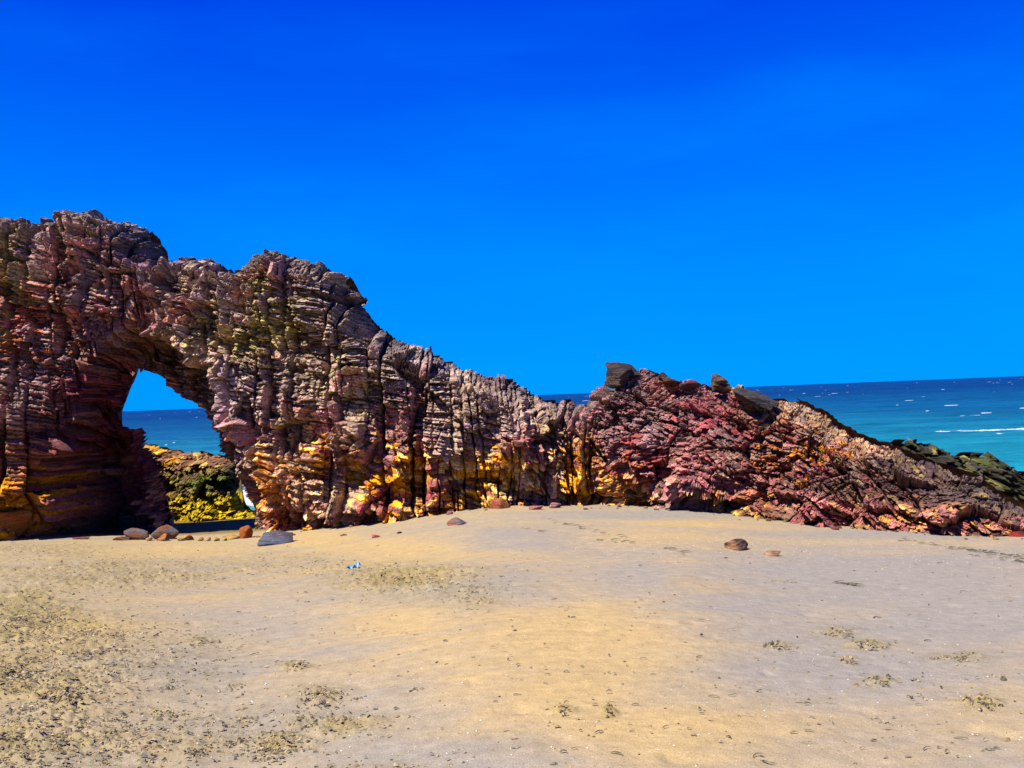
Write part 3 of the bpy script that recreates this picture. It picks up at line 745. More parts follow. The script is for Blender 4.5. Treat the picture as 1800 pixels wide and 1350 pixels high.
    # rear of the rock, coarser, closing the volume towards the sea
    sub = 5
    Gs = G[::sub, ::sub]
    Q = np.stack([Gs[:-1, :-1], Gs[:-1, 1:], Gs[1:, 1:], Gs[1:, :-1]], -1).reshape(-1, 4); Q = Q[(Q >= 0).all(1)]
    edge = np.minimum(d_top, d_hole)
    kb = np.clip(edge/1.2, 0, 1)
    Wb = -0.05 - 1.7*np.sqrt(np.clip(1-(1-kb)**2, 0, 1)) + 0.3*fbm(s, z, 310, 4) *kb
    Pb = P0.copy(); Pb[:, 0] += nxv*Wb; Pb[:, 1] += nyv*Wb
    sideb = px[Q[:, 0]] > 1035 + np.clip(py[Q[:, 0]]-700, 0, 400)*0.75
    for which, root in ((False, things[0]), (True, things[1])):
        q = Q[sideb == which]; uv, iv = np.unique(q, return_inverse=True)
        mesh_obj('rear_face', Pb[uv], iv.reshape(-1, 4), M_ROCK, C[uv], False, root)
    return P, px, py
WALL_P, WALL_PX, WALL_PY = build_wall()

# ------------------------------------------------------------------ rocks seen beyond: bank through the arch, mossy rocks at right
def rock_bank(name, label, top, nodes, zb, zt, lean, colour_fn, seed, step=0.03, amp=1.0, lump=0.0):
    px_n = [a for a, b in nodes]; d_n = [b for a, b in nodes]
    cpx, cx, cy, cs = base_curve(px_n, d_n, px_n[0], px_n[-1])
    S = np.arange(0, cs[-1], step); Z = np.arange(zb, zt, step)
    gx = np.interp(S, cs, cx); gy = np.interp(S, cs, cy)
    sI, zI = np.meshgrid(np.arange(len(S)), np.arange(len(Z)), indexing='ij')
    z = Z[zI].ravel(); s = S[sI].ravel()
    P0 = np.stack([gx[sI.ravel()], gy[sI.ravel()]+lean*(z-zb), z], 1)
    px, py, dp = proj(P0)
    jx = px+5*fbm(s*3, z*3, seed+1, 4); jy = py+6*fbm(s*3, z*3, seed+2, 4)
    keep = pip(jx, jy, top+[(top[-1][0], 1300), (top[0][0], 1300)])
    idx = np.nonzero(keep)[0]; rm = np.full(len(s), -1); rm[idx] = np.arange(len(idx))
    s, z, px, py, dp, P0 = s[idx], z[idx], px[idx], py[idx], dp[idx], P0[idx]
    dt = pdist(px, py, top)*dp/F
    w, ids, t1, t2, t3, hf = strata(s+(seed % 7), z, px, py, np.full(len(s), 1.0), seed)
    k = np.clip(dt/0.9, 0, 1)
    W = w*amp*(0.3+.7*np.clip(dt/.3, 0, 1)) - 0.9*(1-np.sqrt(1-(1-k)**2))
    P = P0.copy(); P[:, 1] -= W; P[:, 2] -= .25*hf*np.clip(dt/.4, 0, 1)
    P[:, 2] += (0.15*w*amp+0.45*fbm(s*1.6, z*1.6, seed+9, 4))*(1-np.clip(dt/.7, 0, 1))*lump-0.05*lump
    C = colour_fn(s, z, px, py, t1, t2, t3)
    G = rm.reshape(len(S), len(Z))
    Q = np.stack([G[:-1, :-1], G[1:, :-1], G[1:, 1:], G[:-1, 1:]], -1).reshape(-1, 4); Q = Q[(Q >= 0).all(1)]
    root = empty(name, (P[:, 0].mean(), P[:, 1].mean(), zb)); tag(root, label, 'rocks')
    f = ids[Q[:, 0]]
    u, inv, cnt = np.unique(f, return_inverse=True, return_counts=True)
    order = np.argsort(-cnt); rank = np.empty(len(u), int); rank[order] = np.arange(len(u)); fr = rank[inv]
    bn = min(120, int((cnt > 50).sum()))
    for i in range(bn+1):
        q = Q[fr == i] if i < bn else Q[fr >= bn]
        if not len(q): continue
        uv, iv = np.unique(q, return_inverse=True)
        o = mesh_obj('rock_block' if i < bn else 'rock_fragments', P[uv], iv.reshape(-1, 4), M_DARK, C[uv], False, root)
        if i == bn: tag(o, kind='stuff')
    Pb = P0.copy(); Pb[:, 1] += 0.9+1.2*np.sqrt(1-(1-k)**2)
    Gs = G[::4, ::4]
    Qb = np.stack([Gs[:-1, :-1], Gs[:-1, 1:], Gs[1:, 1:], Gs[1:, :-1]], -1).reshape(-1, 4); Qb = Qb[(Qb >= 0).all(1)]
    uv, iv = np.unique(Qb, return_inverse=True)
    mesh_obj('rear_face', Pb[uv], iv.reshape(-1, 4), M_DARK, C[uv], False, root)
    return root, P, px, py

PAL['moss'] = lin(70, 84, 22)*0.55; PAL['green'] = lin(78, 118, 22)*0.55; PAL['lemon'] = lin(214, 184, 60)*0.6; PAL['darkmoss'] = lin(40, 46, 24)*0.6
def bank_col(s, z, px, py, t1, t2, t3):
    n2 = fbm(s*1.4, z*1.4, 402, 4); n3 = fbm(s*4, z*4, 403, 3)
    C = np.tile(PAL['brown'], (len(s), 1))
    C = mixc(C, 'ochre', sst(800, 785, py+10*n2)*0+sst(-.1, .4, n3+.6*(t3-.5))*0.6*sst(320, 280, px+20*n2))
    C = mixc(C, 'khaki', sst(.0, .4, n3+.6*(t2-.5))*0.6)
    C = mixc(C, 'darkmoss', sst(815, 840, py+16*n2+14*(t2-.5))*0.6)
    C = mixc(C, 'green', blob(px, py, 370, 845, 50, 22)*sst(-.2, .2, n3+.1)*0.55)
    C = mixc(C, 'moss', sst(385, 410, px)*0.45)
    C = mixc(C, 'lemon', sst(864, 884, py+14*n2+8*n3+10*(t2-.5))*(0.55+.4*t3))
    return C*(0.45+.55*t2+.6*t3)[:, None]
BANK_TOP = [(150,792),(200,788),(236,783),(262,787),(280,791),(300,797),(318,799),(340,797),(355,801),(372,804),(395,812),(412,819),(440,824),(470,840),(520,860)]
# the bank's lower right corner opens onto the surf
BANK_TOP2 = BANK_TOP
bank, _, _, _ = rock_bank('rock_bank', 'low rock bank with mossy top and yellow foot seen through the arch', [(150,792),(200,788),(236,783),(262,787),(280,791),(300,797),(318,799),(340,797),(355,801),(372,804),(388,811),(400,822),(405,840),(406,868),(410,890),(418,902),(432,908),(470,915),(520,920)],
    [(140, 26.9), (520, 26.4)], -0.1, 3.1, 0.2, bank_col, 500, amp=1.0)
def mossy_col(s, z, px, py, t1, t2, t3):
    n2 = fbm(s*1.4, z*1.4, 412, 4); n3 = fbm(s*4, z*4, 413, 3)
    C = np.tile(PAL['olive'], (len(s), 1))*0.8
    C = mixc(C, 'darkmoss', sst(-.2, .3, n2+.6*(t2-.5))*0.8)
    C = mixc(C, 'moss', sst(.1, .45, n3+.6*(t3-.5))*0.5)
    C = mixc(C, 'black', sst(.1, .4, n2+.7*(t1-.5))*0.6)
    C = mixc(C, 'khaki', sst(.25, .45, n3*.5+.8*(t2-.5))*0.4)
    return C*(0.6+.4*t2+.4*t3)[:, None]
rock_bank('mossy_rocks', 'dark green mossy rocks between the headland tip and the turquoise sea',
    [(1540,800),(1575,788),(1591,783),(1600,784),(1606,777),(1614,774),(1627,776),(1634,782),(1640,779),(1650,778),(1660,780),(1670,785),(1678,792),(1686,790),(1698,790),(1706,798),(1716,797),(1730,803),(1738,798),(1750,795),(1768,792),(1776,797),(1784,806),(1800,815),(1850,826),(1950,850),(2100,880)],
    [(1530, 20.5), (2120, 17)], -0.6, 3.2, 0.25, mossy_col, 600, amp=1.5, lump=0.8)

# ------------------------------------------------------------------ boulders
def boulder(name, label, centre, size, rotz, cols, seed, cat='boulder', tilt=(0, 0), cuts=14, sub=5, mat=None, group=None, sharp=10.0, beds=0.0, noise=0.05, flat=None):
    """a rounded polyhedral stone; centre = middle of its base"""
    rng = np.random.RandomState(seed)
    bm = bmesh.new(); bmesh.ops.create_icosphere(bm, subdivisions=sub, radius=1.0)
    bm.verts.ensure_lookup_table()
    v = np.array([q.co[:] for q in bm.verts]); f = np.array([[w.index for w in p.verts] for p in bm.faces]); bm.free()
    n = rng.normal(size=(cuts, 3)); n /= np.linalg.norm(n, axis=1)[:, None]; h = rng.uniform(.46, .80, cuts)
    if flat:
        for fn, fh in flat:
            fn = np.array(fn, float); n = np.vstack([n, fn/np.linalg.norm(fn)]); h = np.append(h, fh)
    d = np.maximum(v @ n.T, 1e-3)/h[None]
    rr = 1.0/(np.sum(d**sharp, 1)+0.80**sharp)**(1/sharp)
    p = v*rr[:, None]
    nz = fbm(p[:, 0]*2.2+p[:, 2]+seed, p[:, 1]*2.2-p[:, 2]*1.3, seed, 4)
    bd = fbm(p[:, 0]*.8+seed, p[:, 2]*9+p[:, 0]*1.5, seed+3, 3)
    p = p*(1+noise*nz+beds*bd)[:, None]
    p = (p-(p.max(0)+p.min(0))/2)/((p.max(0)-p.min(0))/2); p = p*np.array(size)[None]*0.5
    a, b = tilt
    Rm = np.array((Matrix.Rotation(rotz, 3, 'Z') @ Matrix.Rotation(b, 3, 'Y') @ Matrix.Rotation(a, 3, 'X')))
    p = p @ Rm.T
    p[:, 2] -= p[:, 2].min()
    V = p + np.array(centre)[None]
    q1 = 0.5+0.5*fbm(p[:, 0]/size[0]*3+seed, p[:, 2]/size[2]*3+p[:, 1]/size[1]*2, seed+7, 4)
    q1 = sst(.35, .65, q1)
    q2 = sst(.55, .7, 0.5+0.5*fbm(p[:, 0]/size[0]*2.2, p[:, 2]/size[2]*7+seed, seed+8, 4))
    c0, c1, c2 = [lin(*c)*0.40 for c in cols]
    C = c0[None]*(1-q1[:, None])+c1[None]*q1[:, None]; C = C*(1-.6*q2[:, None])+c2[None]*(.6*q2[:, None])
    o = mesh_obj(name, V, f, mat or M_STONE, C, smooth=True)
    return tag(o, label, cat, group)

def on_sand(px, py, w, h, depth, **k):
    """place by the photograph's base point; sizes in pixels there"""
    p = ground_hit(px, py); s = p[1]/F
    y = p[1]+depth*w*s*0.35; x = p[0]*y/p[1]
    g = sand_z(np.array([x]), np.array([y]))[0]
    return (x, y, g), (w*s, w*s*depth, h*s)

G1, G2, BR, BRD, TN, OR_, YE = (112,118,132), (150,146,146), (150,96,60), (92,60,44), (206,164,112), (206,112,34), (226,186,80)
PKs, RD, PUR = (204,132,128), (168,64,56), (110,80,100)
STONES = [
 (485,957,68,28,.8,(G1,(96,92,108),(140,104,84)),'slate grey faceted boulder half buried in front of the arch foot',1,.25,'boulder'),
 (433,946,26,26,.9,(OR_,(186,92,30),(150,80,40)),'orange rounded block beside the right foot of the arch',2,.1,'boulder'),
 (409,948,40,11,.8,(YE,TN,(190,150,60)),'flat yellow stone left of the orange block under the arch',3,.2,'stone'),
 (242,949,46,25,.8,(G1,BR,(150,90,40)),'bluish grey and brown boulder at the dark edge of the arch',4,.2,'boulder'),
 (292,948,50,28,.8,(BR,G1,(190,120,50)),'brown boulder with grey crown under the arch opening',5,.2,'boulder'),
 (286,951,24,14,.8,((206,130,70),BR,TN),'small orange-brown stone before the grey-crowned boulder',6,.2,'stone'),
 (214,950,34,9,.7,((196,124,72),BRD,TN),'low brown stone left of the bluish boulder',7,.2,'stone'),
 (330,950,22,12,.8,(YE,OR_,TN),'small yellow stone right of the grey-crowned boulder',8,.2,'stone'),
 (510,942,28,8,.6,(TN,G2,(230,200,150)),'thin tan slab behind the slate grey boulder',9,.2,'stone'),
 (143,948,30,5,.6,((170,104,58),BRD,TN),'flat brown stone in the shade left of the arch boulders',10,.2,'stone'),
 (806,923,42,15,.8,((160,104,84),G1,(196,140,100)),'rounded brown-grey stone alone on the sand below the wall',11,.3,'stone'),
 (661,945,16,6,.6,(RD,(190,96,80),PKs),'small red stone lying on the sand below the arch wall',12,.2,'stone'),
 (604,942,14,5,.6,(TN,G2,(230,210,180)),'tiny pale stone left of the small red stone',13,.2,'stone'),
 (702,938,10,4,.6,(BRD,(60,44,36),BR),'tiny dark stone right of the small red stone',14,.2,'stone'),
 (1299,967,60,22,.7,((176,116,76),(74,60,50),(190,144,104)),'brown seal-shaped stone half sunk in the sand at right',15,.5,'stone'),
 (1356,977,36,11,.7,((206,160,124),(190,142,104),(170,120,90)),'low pale orange stone right of the seal-shaped stone',16,.3,'stone'),
 (908,887,16,14,.8,((224,172,40),OR_,(236,200,80)),'small pointed yellow stone at the foot of the wall',17,.1,'stone'),
 (975,893,26,12,.8,(PKs,PUR,(214,170,160)),'pink veined stone at the foot of the yellow wall',18,.2,'stone'),
 (942,896,28,8,.8,((200,110,100),PKs,PUR),'flat rose stone left of the pink veined stone',19,.2,'stone'),
 (880,894,40,22,.8,((190,88,70),(210,120,80),YE),'tilted red slab against the foot of the wall',20,.4,'boulder'),
 (848,886,34,24,.9,((196,92,84),PKs,(160,60,60)),'rounded red boulder left of the tilted red slab',21,.2,'boulder'),
 (1030,896,12,4,.6,(RD,PKs,BR),'tiny red stone before the yellow wall',22,.2,'stone'),
 (1718,940,34,11,.8,(PKs,(190,110,120),(220,170,150)),'pink stone at the sand edge below the headland tip',23,.3,'stone'),
 (1790,943,50,12,.8,((150,40,30),(110,36,34),RD),'dark red flat rock at the right edge of the sand',24,.4,'stone'),
 (8,950,100,62,.8,(OR_,(196,134,60),(150,84,50)),'big rounded orange boulder at the left edge under the dark pillar',26,.3,'boulder'),
 (1750,942,30,9,.8,((140,40,40),PUR,RD),'dark maroon stone between the pink stone and the red flat rock',25,.4,'stone'),
]
TENT = [((-.75,-.5,.75),.50),((.15,-.8,.75),.48),((.8,-.35,.7),.50),((.1,.5,.9),.52),((-.2,-.1,1),.60)]
for (px, py, w, h, dep, cols, lab, sd_, rz, cat) in STONES:
    c, sz = on_sand(px, py, w*.9, h*1.15, dep)
    c = (c[0], c[1], c[2]-sz[2]*0.27)
    boulder('boulder' if cat == 'boulder' else 'stone', lab, c, sz, rz, cols, 900+sd_, cat, cuts=5 if sd_ == 1 else 13, sub=5, sharp=14 if sd_ == 1 else 8, beds=0.04, noise=.10, flat=TENT if sd_ == 1 else None)
for i, (px, w) in enumerate(((352, 12), (366, 11), (381, 12), (395, 10), (316, 10), (262, 12))):
    c, sz = on_sand(px, 951, w, w*.75, .9)
    boulder('pebble', 'small pale yellow pebble in the row at the arch threshold', (c[0], c[1], c[2]-sz[2]*.2), sz, i, (YE, TN, (236,214,150)), 940+i, 'pebble', sub=3, group='pebbles at the arch threshold')

rb = random.Random(77)
for i in range(64):
    px = rb.uniform(445, 1800); py = np.interp(px, CON_PX, CON_PY)+rb.uniform(1, 9)*rb.random()
    w = rb.choice((4, 5, 6, 7, 9, 12))*rb.uniform(.7, 1.2)
    c, sz = on_sand(px, py, w, w*rb.uniform(.35, .7), rb.uniform(.6, 1.0))
    cc = rb.choice((((178,122,114),(148,88,86),(190,150,120)), ((190,150,80),(172,148,112),(210,170,90)), ((120,100,92),(96,74,76),(150,126,112)), ((150,84,74),(110,60,60),(180,120,100))))
    boulder('rubble_stone', 'small angular stone lying along the foot of the rock', (c[0], c[1], c[2]-sz[2]*.25), sz, rb.uniform(0, 3), cc, 2000+i, 'stone', sub=3, sharp=18, noise=.1, group='rubble along the foot of the rock')

def crest(px, py, w, h, dep_m, yoff, seed, cols, lab, tilt, rz=0.0, **k):
    """boulder on the crest: base pixel, size in pixels"""
    m = (np.abs(WALL_PX-px) < 14) & (np.abs(WALL_PY-py) < 14)
    y = (WALL_P[m, 1].mean() if m.any() else 20.0)+yoff
    p = at(px, py, y); s = y/F
    boulder('boulder', lab, p, (w*s, dep_m, h*s), rz, cols, seed, 'boulder', tilt=tilt, mat=M_ROCK, **k)
DK = ((92,76,74), (52,44,48), (134,110,92))
crest(1097, 666, 68, 30, .8, 0.0, 961, DK, 'large dark overhanging boulder on the highest point of the headland', (0.25, R(10)), cuts=10, sharp=14, beds=.09, noise=.16)
crest(1088, 683, 52, 34, .8, -.02, 962, DK, 'dark jutting block beneath the large overhanging boulder', (0.2, R(-12)), cuts=9, sharp=14, beds=.08, noise=.16)
crest(1166, 668, 20, 14, .4, 0.1, 963, ((110,84,70), (60,50,50), (150,110,80)), 'small dark stone on the crest between two boulders', (0.1, R(5)), cuts=9, sharp=14)
crest(1180, 681, 32, 21, .6, -.1, 964, ((120,84,62), (58,46,46), (150,104,70)), 'brown boulder perched right of the overhanging boulder', (.25, R(6)), cuts=8, sharp=16)
crest(1211, 687, 40, 20, .6, -.05, 965, ((110,96,96), (140,76,90), (70,60,60)), 'layered grey block with crimson top on the crest', (0, R(8)), cuts=9, sharp=14, beds=.06)
crest(1268, 690, 36, 26, .6, -.10, 966, ((130,104,84), (66,54,56), (170,130,90)), 'lone rounded boulder balanced on the headland crest', (.3, R(14)), cuts=8, sharp=14, beds=.06, noise=.14)
crest(1328, 722, 84, 18, 1.3, -.10, 967, ((84,78,74), (60,54,54), (120,108,96)), 'long dark slab overhanging a shadowed hollow on the headland', (.25, R(20)), cuts=8, sharp=16, beds=.10, noise=.14)

# ------------------------------------------------------------------ seaweed, litter, shells
def ribbon(rng, p, ln, wd, yaw, lift, V, Q, C, c):
    n = 4; b = len(V); x, y, z = p; bend = rng.uniform(-1.6, 1.6)
    tw = rng.uniform(-1, 1)
    for i in range(n+1):
        t = i/n; a = yaw+bend*(t-.5)
        ww = wd*(0.35+math.sin(math.pi*min(1, t+.12))*.8)*0.5
        zz = z+lift*math.sin(math.pi*t)*(.5+rng.random()*.7)
        nx, ny = -math.sin(a), math.cos(a)
        V.append((x-nx*ww, y-ny*ww, zz+ww*tw)); V.append((x+nx*ww, y+ny*ww, zz-ww*tw*.6+0.002))
        k = .7+.6*rng.random()
        C.append((c[0]*k, c[1]*k, c[2]*k)); C.append((c[0]*k, c[1]*k, c[2]*k))
        x += math.cos(a)*ln/n; y += math.sin(a)*ln/n
    for i in range(n):
        Q.append((b+2*i, b+2*i+2, b+2*i+3, b+2*i+1))
WC = {'olive': (.060, .046, .012), 'brown': (.058, .034, .016), 'dark': (.020, .016, .010), 'green': (.045, .062, .010), 'ochre': (.17, .118, .042), 'purple': (.055, .028, .022), 'lime': (.07, .095, .010), 'sand': (.24, .175, .08)}
def gz(x, y): return sand_z(np.array([x]), np.array([y]))[0]
def clump(px, py, w, h, label, mix, seed, n=90, hh=None, group=None):
    rng = random.Random(seed); p = ground_hit(px, py+h*.3); s = p[1]/F
    rx = w*s*.5; ry = min(rx*1.0, h*s*2.2); hg = hh if hh is not None else h*s*.55
    V, Q, C = [], [], []
    pts = []
    for i in range(int(n*(.7 if px < 900 else .5))):
        a = rng.uniform(0, 6.283); r = rng.random()**.7
        pts.append((p[0]+rx*r*math.cos(a), p[1]+ry*r*math.sin(a), r))
    g = settle(pts)
    for (x, y, r), q in zip(pts, g):
        top = (0.3 if px < 900 else .12)*hg*(1-r)*rng.random()
        c = WC[rng.choice(mix+(Oc, 'sand'))]
        L_ = rng.uniform(.25, .8)*max(.05, rx*.7)
        ribbon(rng, (x, y, q[2]+top+.003), min(L_*.6, .09), rng.uniform(.004, .009)*(1+rx), rng.gauss(.1, .55), rng.uniform(.002, .010)*(1+rx), V, Q, C, c)
    o = mesh_obj('seaweed_clump', V, np.array(Q), M_WEED, np.array(C), smooth=False)
    return tag(o, label, 'seaweed', group)
O, B_, D_, Gn, Oc, P_, Li = 'olive', 'brown', 'dark', 'green', 'ochre', 'purple', 'lime'
CL = [(25,1085,110,50,'large olive seaweed heap at the left edge, farther of two',(O,O,D_,Oc,B_),260,.12),
 (15,1182,90,50,'large dark seaweed heap at the left edge, nearer of two',(O,D_,B_,P_,Oc),260,.13),
 (108,1222,60,42,'shaggy olive seaweed tuft standing alone near the lower left',(O,O,B_,Oc),170,.09),
 (50,1242,66,18,'long low seaweed strand left of the shaggy olive tuft',(O,B_,Oc,D_),110,.04),
 (140,1112,50,22,'brown seaweed patch right of the farther left heap',(B_,O,Oc,P_),90,.05),
 (195,1115,45,16,'loose seaweed bits right of the brown patch',(O,Oc,B_),70,.04),
 (140,1150,80,20,'purple-brown seaweed band between the two left heaps',(P_,B_,O,Oc),100,.04),
 (215,1143,30,14,'small rusty seaweed knot right of the purple-brown band',(B_,Oc,P_),50,.04),
 (355,1131,44,9,'thin dark seaweed streak on grey sand left of centre',(D_,O,B_),50,.02),
 (385,1160,26,6,'smallest dark seaweed streak below the thin dark streak',(D_,O),25,.02),
 (520,1173,38,14,'reddish brown seaweed knot left of centre',(B_,P_,B_,Oc),80,.045),
 (558,1222,50,26,'olive brown seaweed tuft below the reddish knot',(O,B_,Oc,D_),110,.05),
 (562,1241,30,10,'small purple-brown seaweed scrap under the olive brown tuft',(P_,B_,D_),45,.02),
 (302,1252,42,14,'bright green seaweed patch in the lower left',(Li,Gn,Gn,O),70,.02),
 (296,1207,36,10,'dark flat seaweed piece above the bright green patch',(D_,B_,O),45,.02),
 (432,1264,44,9,'faint green seaweed streak right of the bright green patch',(Gn,O,Oc),50,.015),
 (343,1323,44,18,'dark seaweed lump near the bottom edge at left',(D_,O,B_),90,.05),
 (478,1318,84,28,'wide crumbly seaweed patch near the bottom edge',(Oc,O,Oc,B_),130,.025),
 (550,1277,56,14,'dark scuffed seaweed patch left of the lower centre',(D_,Oc,O),50,.02),
 (410,1205,40,14,'sparse olive seaweed scatter left of the olive brown tuft',(O,Oc,B_),45,.03),
 (625,1228,24,8,'small brown seaweed scrap right of the olive brown tuft',(B_,Oc),30,.02),
 (453,1107,30,5,'flat brown seaweed thread above the reddish knot',(B_,O),25,.012),
 (730,1212,26,7,'little olive seaweed scrap on the tan sand at centre',(O,D_),25,.015),
 (1472,1113,52,13,'curled olive seaweed patch at right, upper of a close pair',(O,D_,Oc,B_),70,.025),
 (1527,1134,60,13,'curled dark seaweed patch at right, lower of a close pair',(O,D_,D_,Oc),70,.025),
 (1363,1136,46,10,'dark seaweed streak left of the close pair',(D_,O,B_),50,.02),
 (1690,1157,50,12,'green-edged dark seaweed fan near the right edge',(D_,Gn,D_,O),60,.02),
 (1645,1158,30,6,'thin weed wisps left of the green-edged fan',(O,D_),22,.01),
 (1495,1164,22,11,'short black seaweed hook below the close pair',(D_,D_,B_),30,.02),
 (1539,1200,42,14,'oval ring of seaweed on the sand at right',(O,D_,Oc),50,.015),
 (1611,1194,20,10,'small black seaweed lump right of the oval ring',(D_,B_),35,.03),
 (1610,1223,44,12,'broken line of weed crumbs below the black lump',(O,B_,D_),30,.012),
 (1725,1238,50,18,'reddish dark seaweed tangle at the lower right',(P_,D_,O,B_),75,.03),
 (1556,1270,24,6,'tiny dark seaweed scrap in the lower right',(D_,O),25,.015),
 (1752,1187,24,6,'narrow weed scrap right of the oval ring',(O,D_),25,.012),
 (1375,1021,46,6,'feathery weed line on the grey sand right of centre',(O,Oc,D_),30,.01),
 (1072,1254,16,14,'small dark weed sprig below the middle of the beach',(D_,O,B_),28,.02),
 (992,1255,22,6,'flat weed sprig left of the small dark sprig',(D_,O),22,.012),
 (1070,1183,24,7,'faint weed arc on the tan sand in the middle',(O,Oc),20,.01)]
for i, (px, py, w, h, lab, mix, n, hh) in enumerate(CL):
    clump(px, py, w, h, lab, mix, 1300+i, n, hh)

def litter():
    rng = random.Random(5)
    pts = []
    while len(pts) < 11000:
        if rng.random() < .985:
            b = rng.choice(ROUGH)
            if rng.random() > b[4]*min(1, (b[2]*b[3])/14000): continue
            px = rng.gauss(b[0], b[2]*.45); py = rng.gauss(b[1], b[3]*.45)
        else:
            px = rng.uniform(0, 1800); py = rng.uniform(950, 1350)
        if 948 < py < 1420 and -150 < px < 1950: pts.append((px, py))
    V, Q, C = [], [], []
    def crumb(p, r, c):
        b = len(V); k0 = rng.random()*6
        for k in range(5):
            a = k0+k*1.257; q = r*rng.uniform(.6, 1.3); V.append((p[0]+q*1.5*math.cos(a), p[1]+q*math.sin(a), p[2]-.002)); C.append(c)
        h = r*rng.uniform(.5, 1.2)
        for k in range(5):
            a = k0+k*1.257+.4; q = r*rng.uniform(.2, .7); V.append((p[0]+q*1.5*math.cos(a), p[1]+q*math.sin(a), p[2]+h*rng.uniform(.6, 1))); C.append(c)
        for k in range(5): Q.append((b+k, b+(k+1) % 5, b+5+(k+1) % 5, b+5+k))
        Q.append((b+5, b+6, b+7, b+8))
    for p in settle(ground_hits(*zip(*pts))):
        if not 2 < p[1] < 18.3: continue
        if rng.random() < .72:
            crumb(p, rng.uniform(.002, .007)*(1+p[1]*.10)*(1.8 if rng.random() < .05 else 1), WC[rng.choice((Oc, Oc, 'sand', O, B_, 'sand', 'sand', 'sand'))]); continue
        c = WC[rng.choice((O, O, Oc, Oc, B_, D_, Oc, Oc))]
        ln = rng.uniform(.008, .030)*(1+p[1]*.12)
        ribbon(rng, (p[0], p[1], p[2]+rng.uniform(.0, .014)), ln, rng.uniform(.004, .012)*(1+p[1]*.03), rng.gauss(.1, .5), rng.uniform(.002, .012), V, Q, C, c)
    o = mesh_obj('seaweed_litter', V, np.array(Q), M_WEED, np.array(C)); tag(o, 'thin scattered seaweed shreds over the sand', 'seaweed', kind='stuff')
    # drift lines of green strands
    lines = [((950,912),(1085,945),26),((900,928),(950,935),8),((1580,948),(1800,985),46),((1640,962),(1800,978),30),((1700,975),(1800,990),16),((1465,1024),(1510,1031),14),((1160,962),(1200,974),10),((1040,950),(1110,955),8)]
    pts = []
    for (a, b, k) in lines:
        for i in range(k):
            t = rng.random(); pts.append((a[0]+(b[0]-a[0])*t+rng.gauss(0, 4), a[1]+(b[1]-a[1])*t+rng.gauss(0, 1.2)))
    nl = len(pts)
    for i in range(110): pts.append((rng.uniform(850, 1800), 960+390*rng.random()**.8))
    V, Q, C = [], [], []
    for i, p in enumerate(settle(ground_hits(*zip(*pts)))):
        if i < nl: ribbon(rng, (p[0], p[1], p[2]+.012), rng.uniform(.05, .18), rng.uniform(.008, .02), rng.gauss(-.25, .3), .01, V, Q, C, WC[rng.choice((O, Gn, O, D_))])
        else: ribbon(rng, (p[0], p[1], p[2]+.006), rng.uniform(.02, .08), rng.uniform(.004, .009), rng.gauss(-.1, .4), .006, V, Q, C, WC[rng.choice((O, D_, O, Oc))])
    o = mesh_obj('seaweed_strands', V, np.array(Q), M_WEED, np.array(C)); tag(o, 'thin green seaweed strands in drift lines on the open sand', 'seaweed', kind='stuff')
    # shell grit
    pts = []
    for i in range(900):
        if i < 520:
            px = rng.uniform(1000, 1800); py = rng.gauss(966, 16)+(px-1400)*.03
        else:
            px = rng.uniform(0, 1800); py = rng.uniform(955, 1350)
        pts.append((px, max(py, 945)))
    V, Q = [], []
    for p in settle(ground_hits(*zip(*pts))):
        if not 2 < p[1] < 17: continue
        r = rng.uniform(.002, .006)*(1+p[1]*.06); z = p[2]; b = len(V)
        for k in range(4):
            a = k*1.571+rng.random(); V.append((p[0]+r*math.cos(a), p[1]+r*math.sin(a), z+.002))
        V.append((p[0], p[1], z+.003+r*.5))
        for k in range(4): Q.append((b+k, b+(k+1) % 4, b+4))
    m, nt, bs = new_mat('shell_white'); nn = nt.nodes.new('ShaderNodeTexNoise'); nn.inputs['Scale'].default_value = 3
    rp = nt.nodes.new('ShaderNodeValToRGB'); rp.color_ramp.elements[0].color = (.35, .29, .22, 1); rp.color_ramp.elements[1].color = (.5, .48, .45, 1)
    nt.links.new(nn.outputs[0], rp.inputs[0]); nt.links.new(rp.outputs[0], bs.inputs['Base Color']); bs.inputs['Roughness'].default_value = .5
    o = mesh_obj('shell_fragments', V, np.array(Q), m); tag(o, 'white shell grit sprinkled over the sand', 'shells', kind='stuff')
litter()

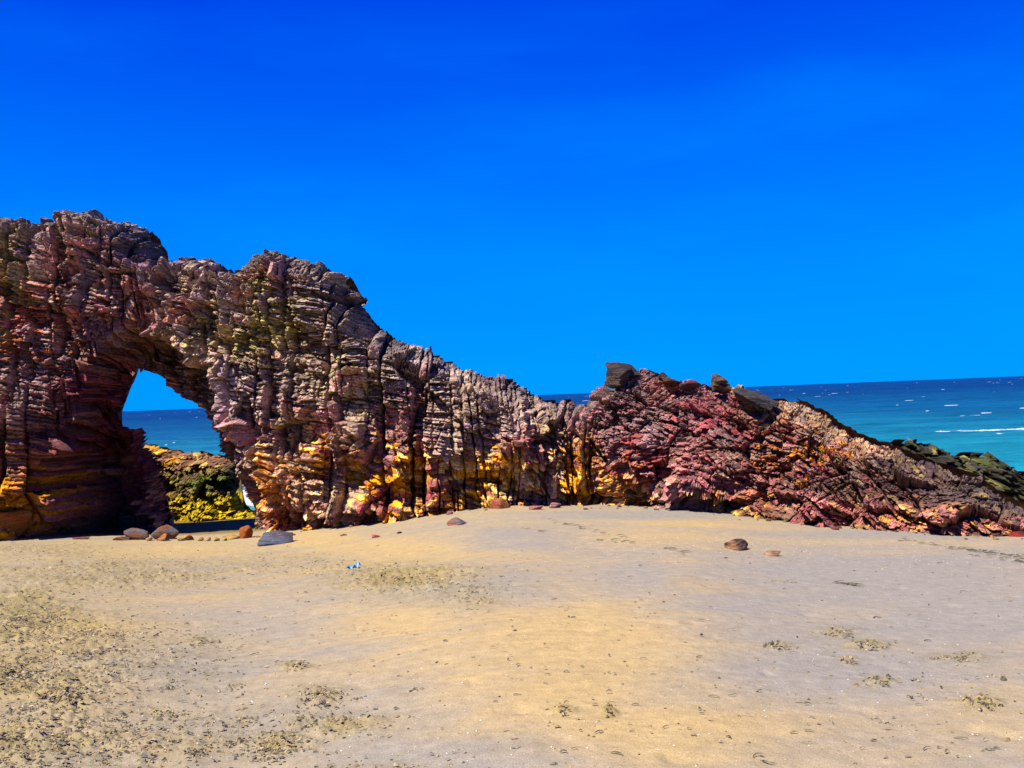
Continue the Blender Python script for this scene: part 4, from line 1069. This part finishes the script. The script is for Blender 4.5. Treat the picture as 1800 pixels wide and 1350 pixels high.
# a scrap of blue plastic on the weed band
def plastic():
    p = ground_hit(620, 1001); s = p[1]/F; V = []; Q = []; n = 9
    for i in range(n):
        t = i/(n-1); w = .02+.05*t*t
        x = p[0]+(t-.5)*26*s; y = p[1]+.06*math.sin(t*5)
        z = p[2]+.015+.07*t**3+.015*math.sin(t*11)
        for j in range(4):
            V.append((x+.01*math.sin(j*2+i), y+(j-1.5)*w, z+.03*math.sin(j*2.1+i*1.3)*(.4+t)))
    for i in range(n-1):
        for j in range(3): Q.append((i*4+j, i*4+j+1, i*4+j+5, i*4+j+4))
    m, nt, bs = new_mat('blue_plastic'); nn = nt.nodes.new('ShaderNodeTexNoise'); nn.inputs['Scale'].default_value = 20
    rp = nt.nodes.new('ShaderNodeValToRGB'); rp.color_ramp.elements[0].color = (.03, .16, .32, 1); rp.color_ramp.elements[1].color = (.08, .3, .5, 1)
    nt.links.new(nn.outputs[0], rp.inputs[0]); nt.links.new(rp.outputs[0], bs.inputs['Base Color']); bs.inputs['Roughness'].default_value = .35
    o = mesh_obj('plastic_scrap', V, np.array(Q), m); mod = o.modifiers.new('solid', 'SOLIDIFY'); mod.thickness = .003
    tag(o, 'crumpled light blue plastic scrap on the seaweed band', 'litter')
plastic()
def shells():
    for i, (px, py, w, c, lab) in enumerate(((132,1174,10,(.55,.55,.55),'white shell on the sand at the left'),(468,1203,8,(.42,.55,.62),'pale bluish shell left of the olive brown tuft'),(442,1235,8,(.5,.5,.48),'white shell below the pale bluish shell'),(272,1250,7,(.5,.32,.02),'tiny bright yellow fragment left of the green patch'),(250,1115,8,(.5,.5,.5),'white shell above the grey damp sand at left'))):
        p = ground_hit(px, py); s = p[1]/F
        o = boulder('shell', lab, (p[0], p[1], p[2]-.002), (w*s, w*s*.8, w*s*.4), i, ((200,200,200),)*3, 980+i, 'shell', sub=3)
        m, nt, bs = new_mat('shell_surface'); nn = nt.nodes.new('ShaderNodeTexNoise'); nn.inputs['Scale'].default_value = 30
        rp = nt.nodes.new('ShaderNodeValToRGB'); rp.color_ramp.elements[0].color = (c[0]*.7, c[1]*.7, c[2]*.7, 1); rp.color_ramp.elements[1].color = (*c, 1)
        nt.links.new(nn.outputs[0], rp.inputs[0]); nt.links.new(rp.outputs[0], bs.inputs['Base Color']); bs.inputs['Roughness'].default_value = .4
        o.data.materials[0] = m
shells()
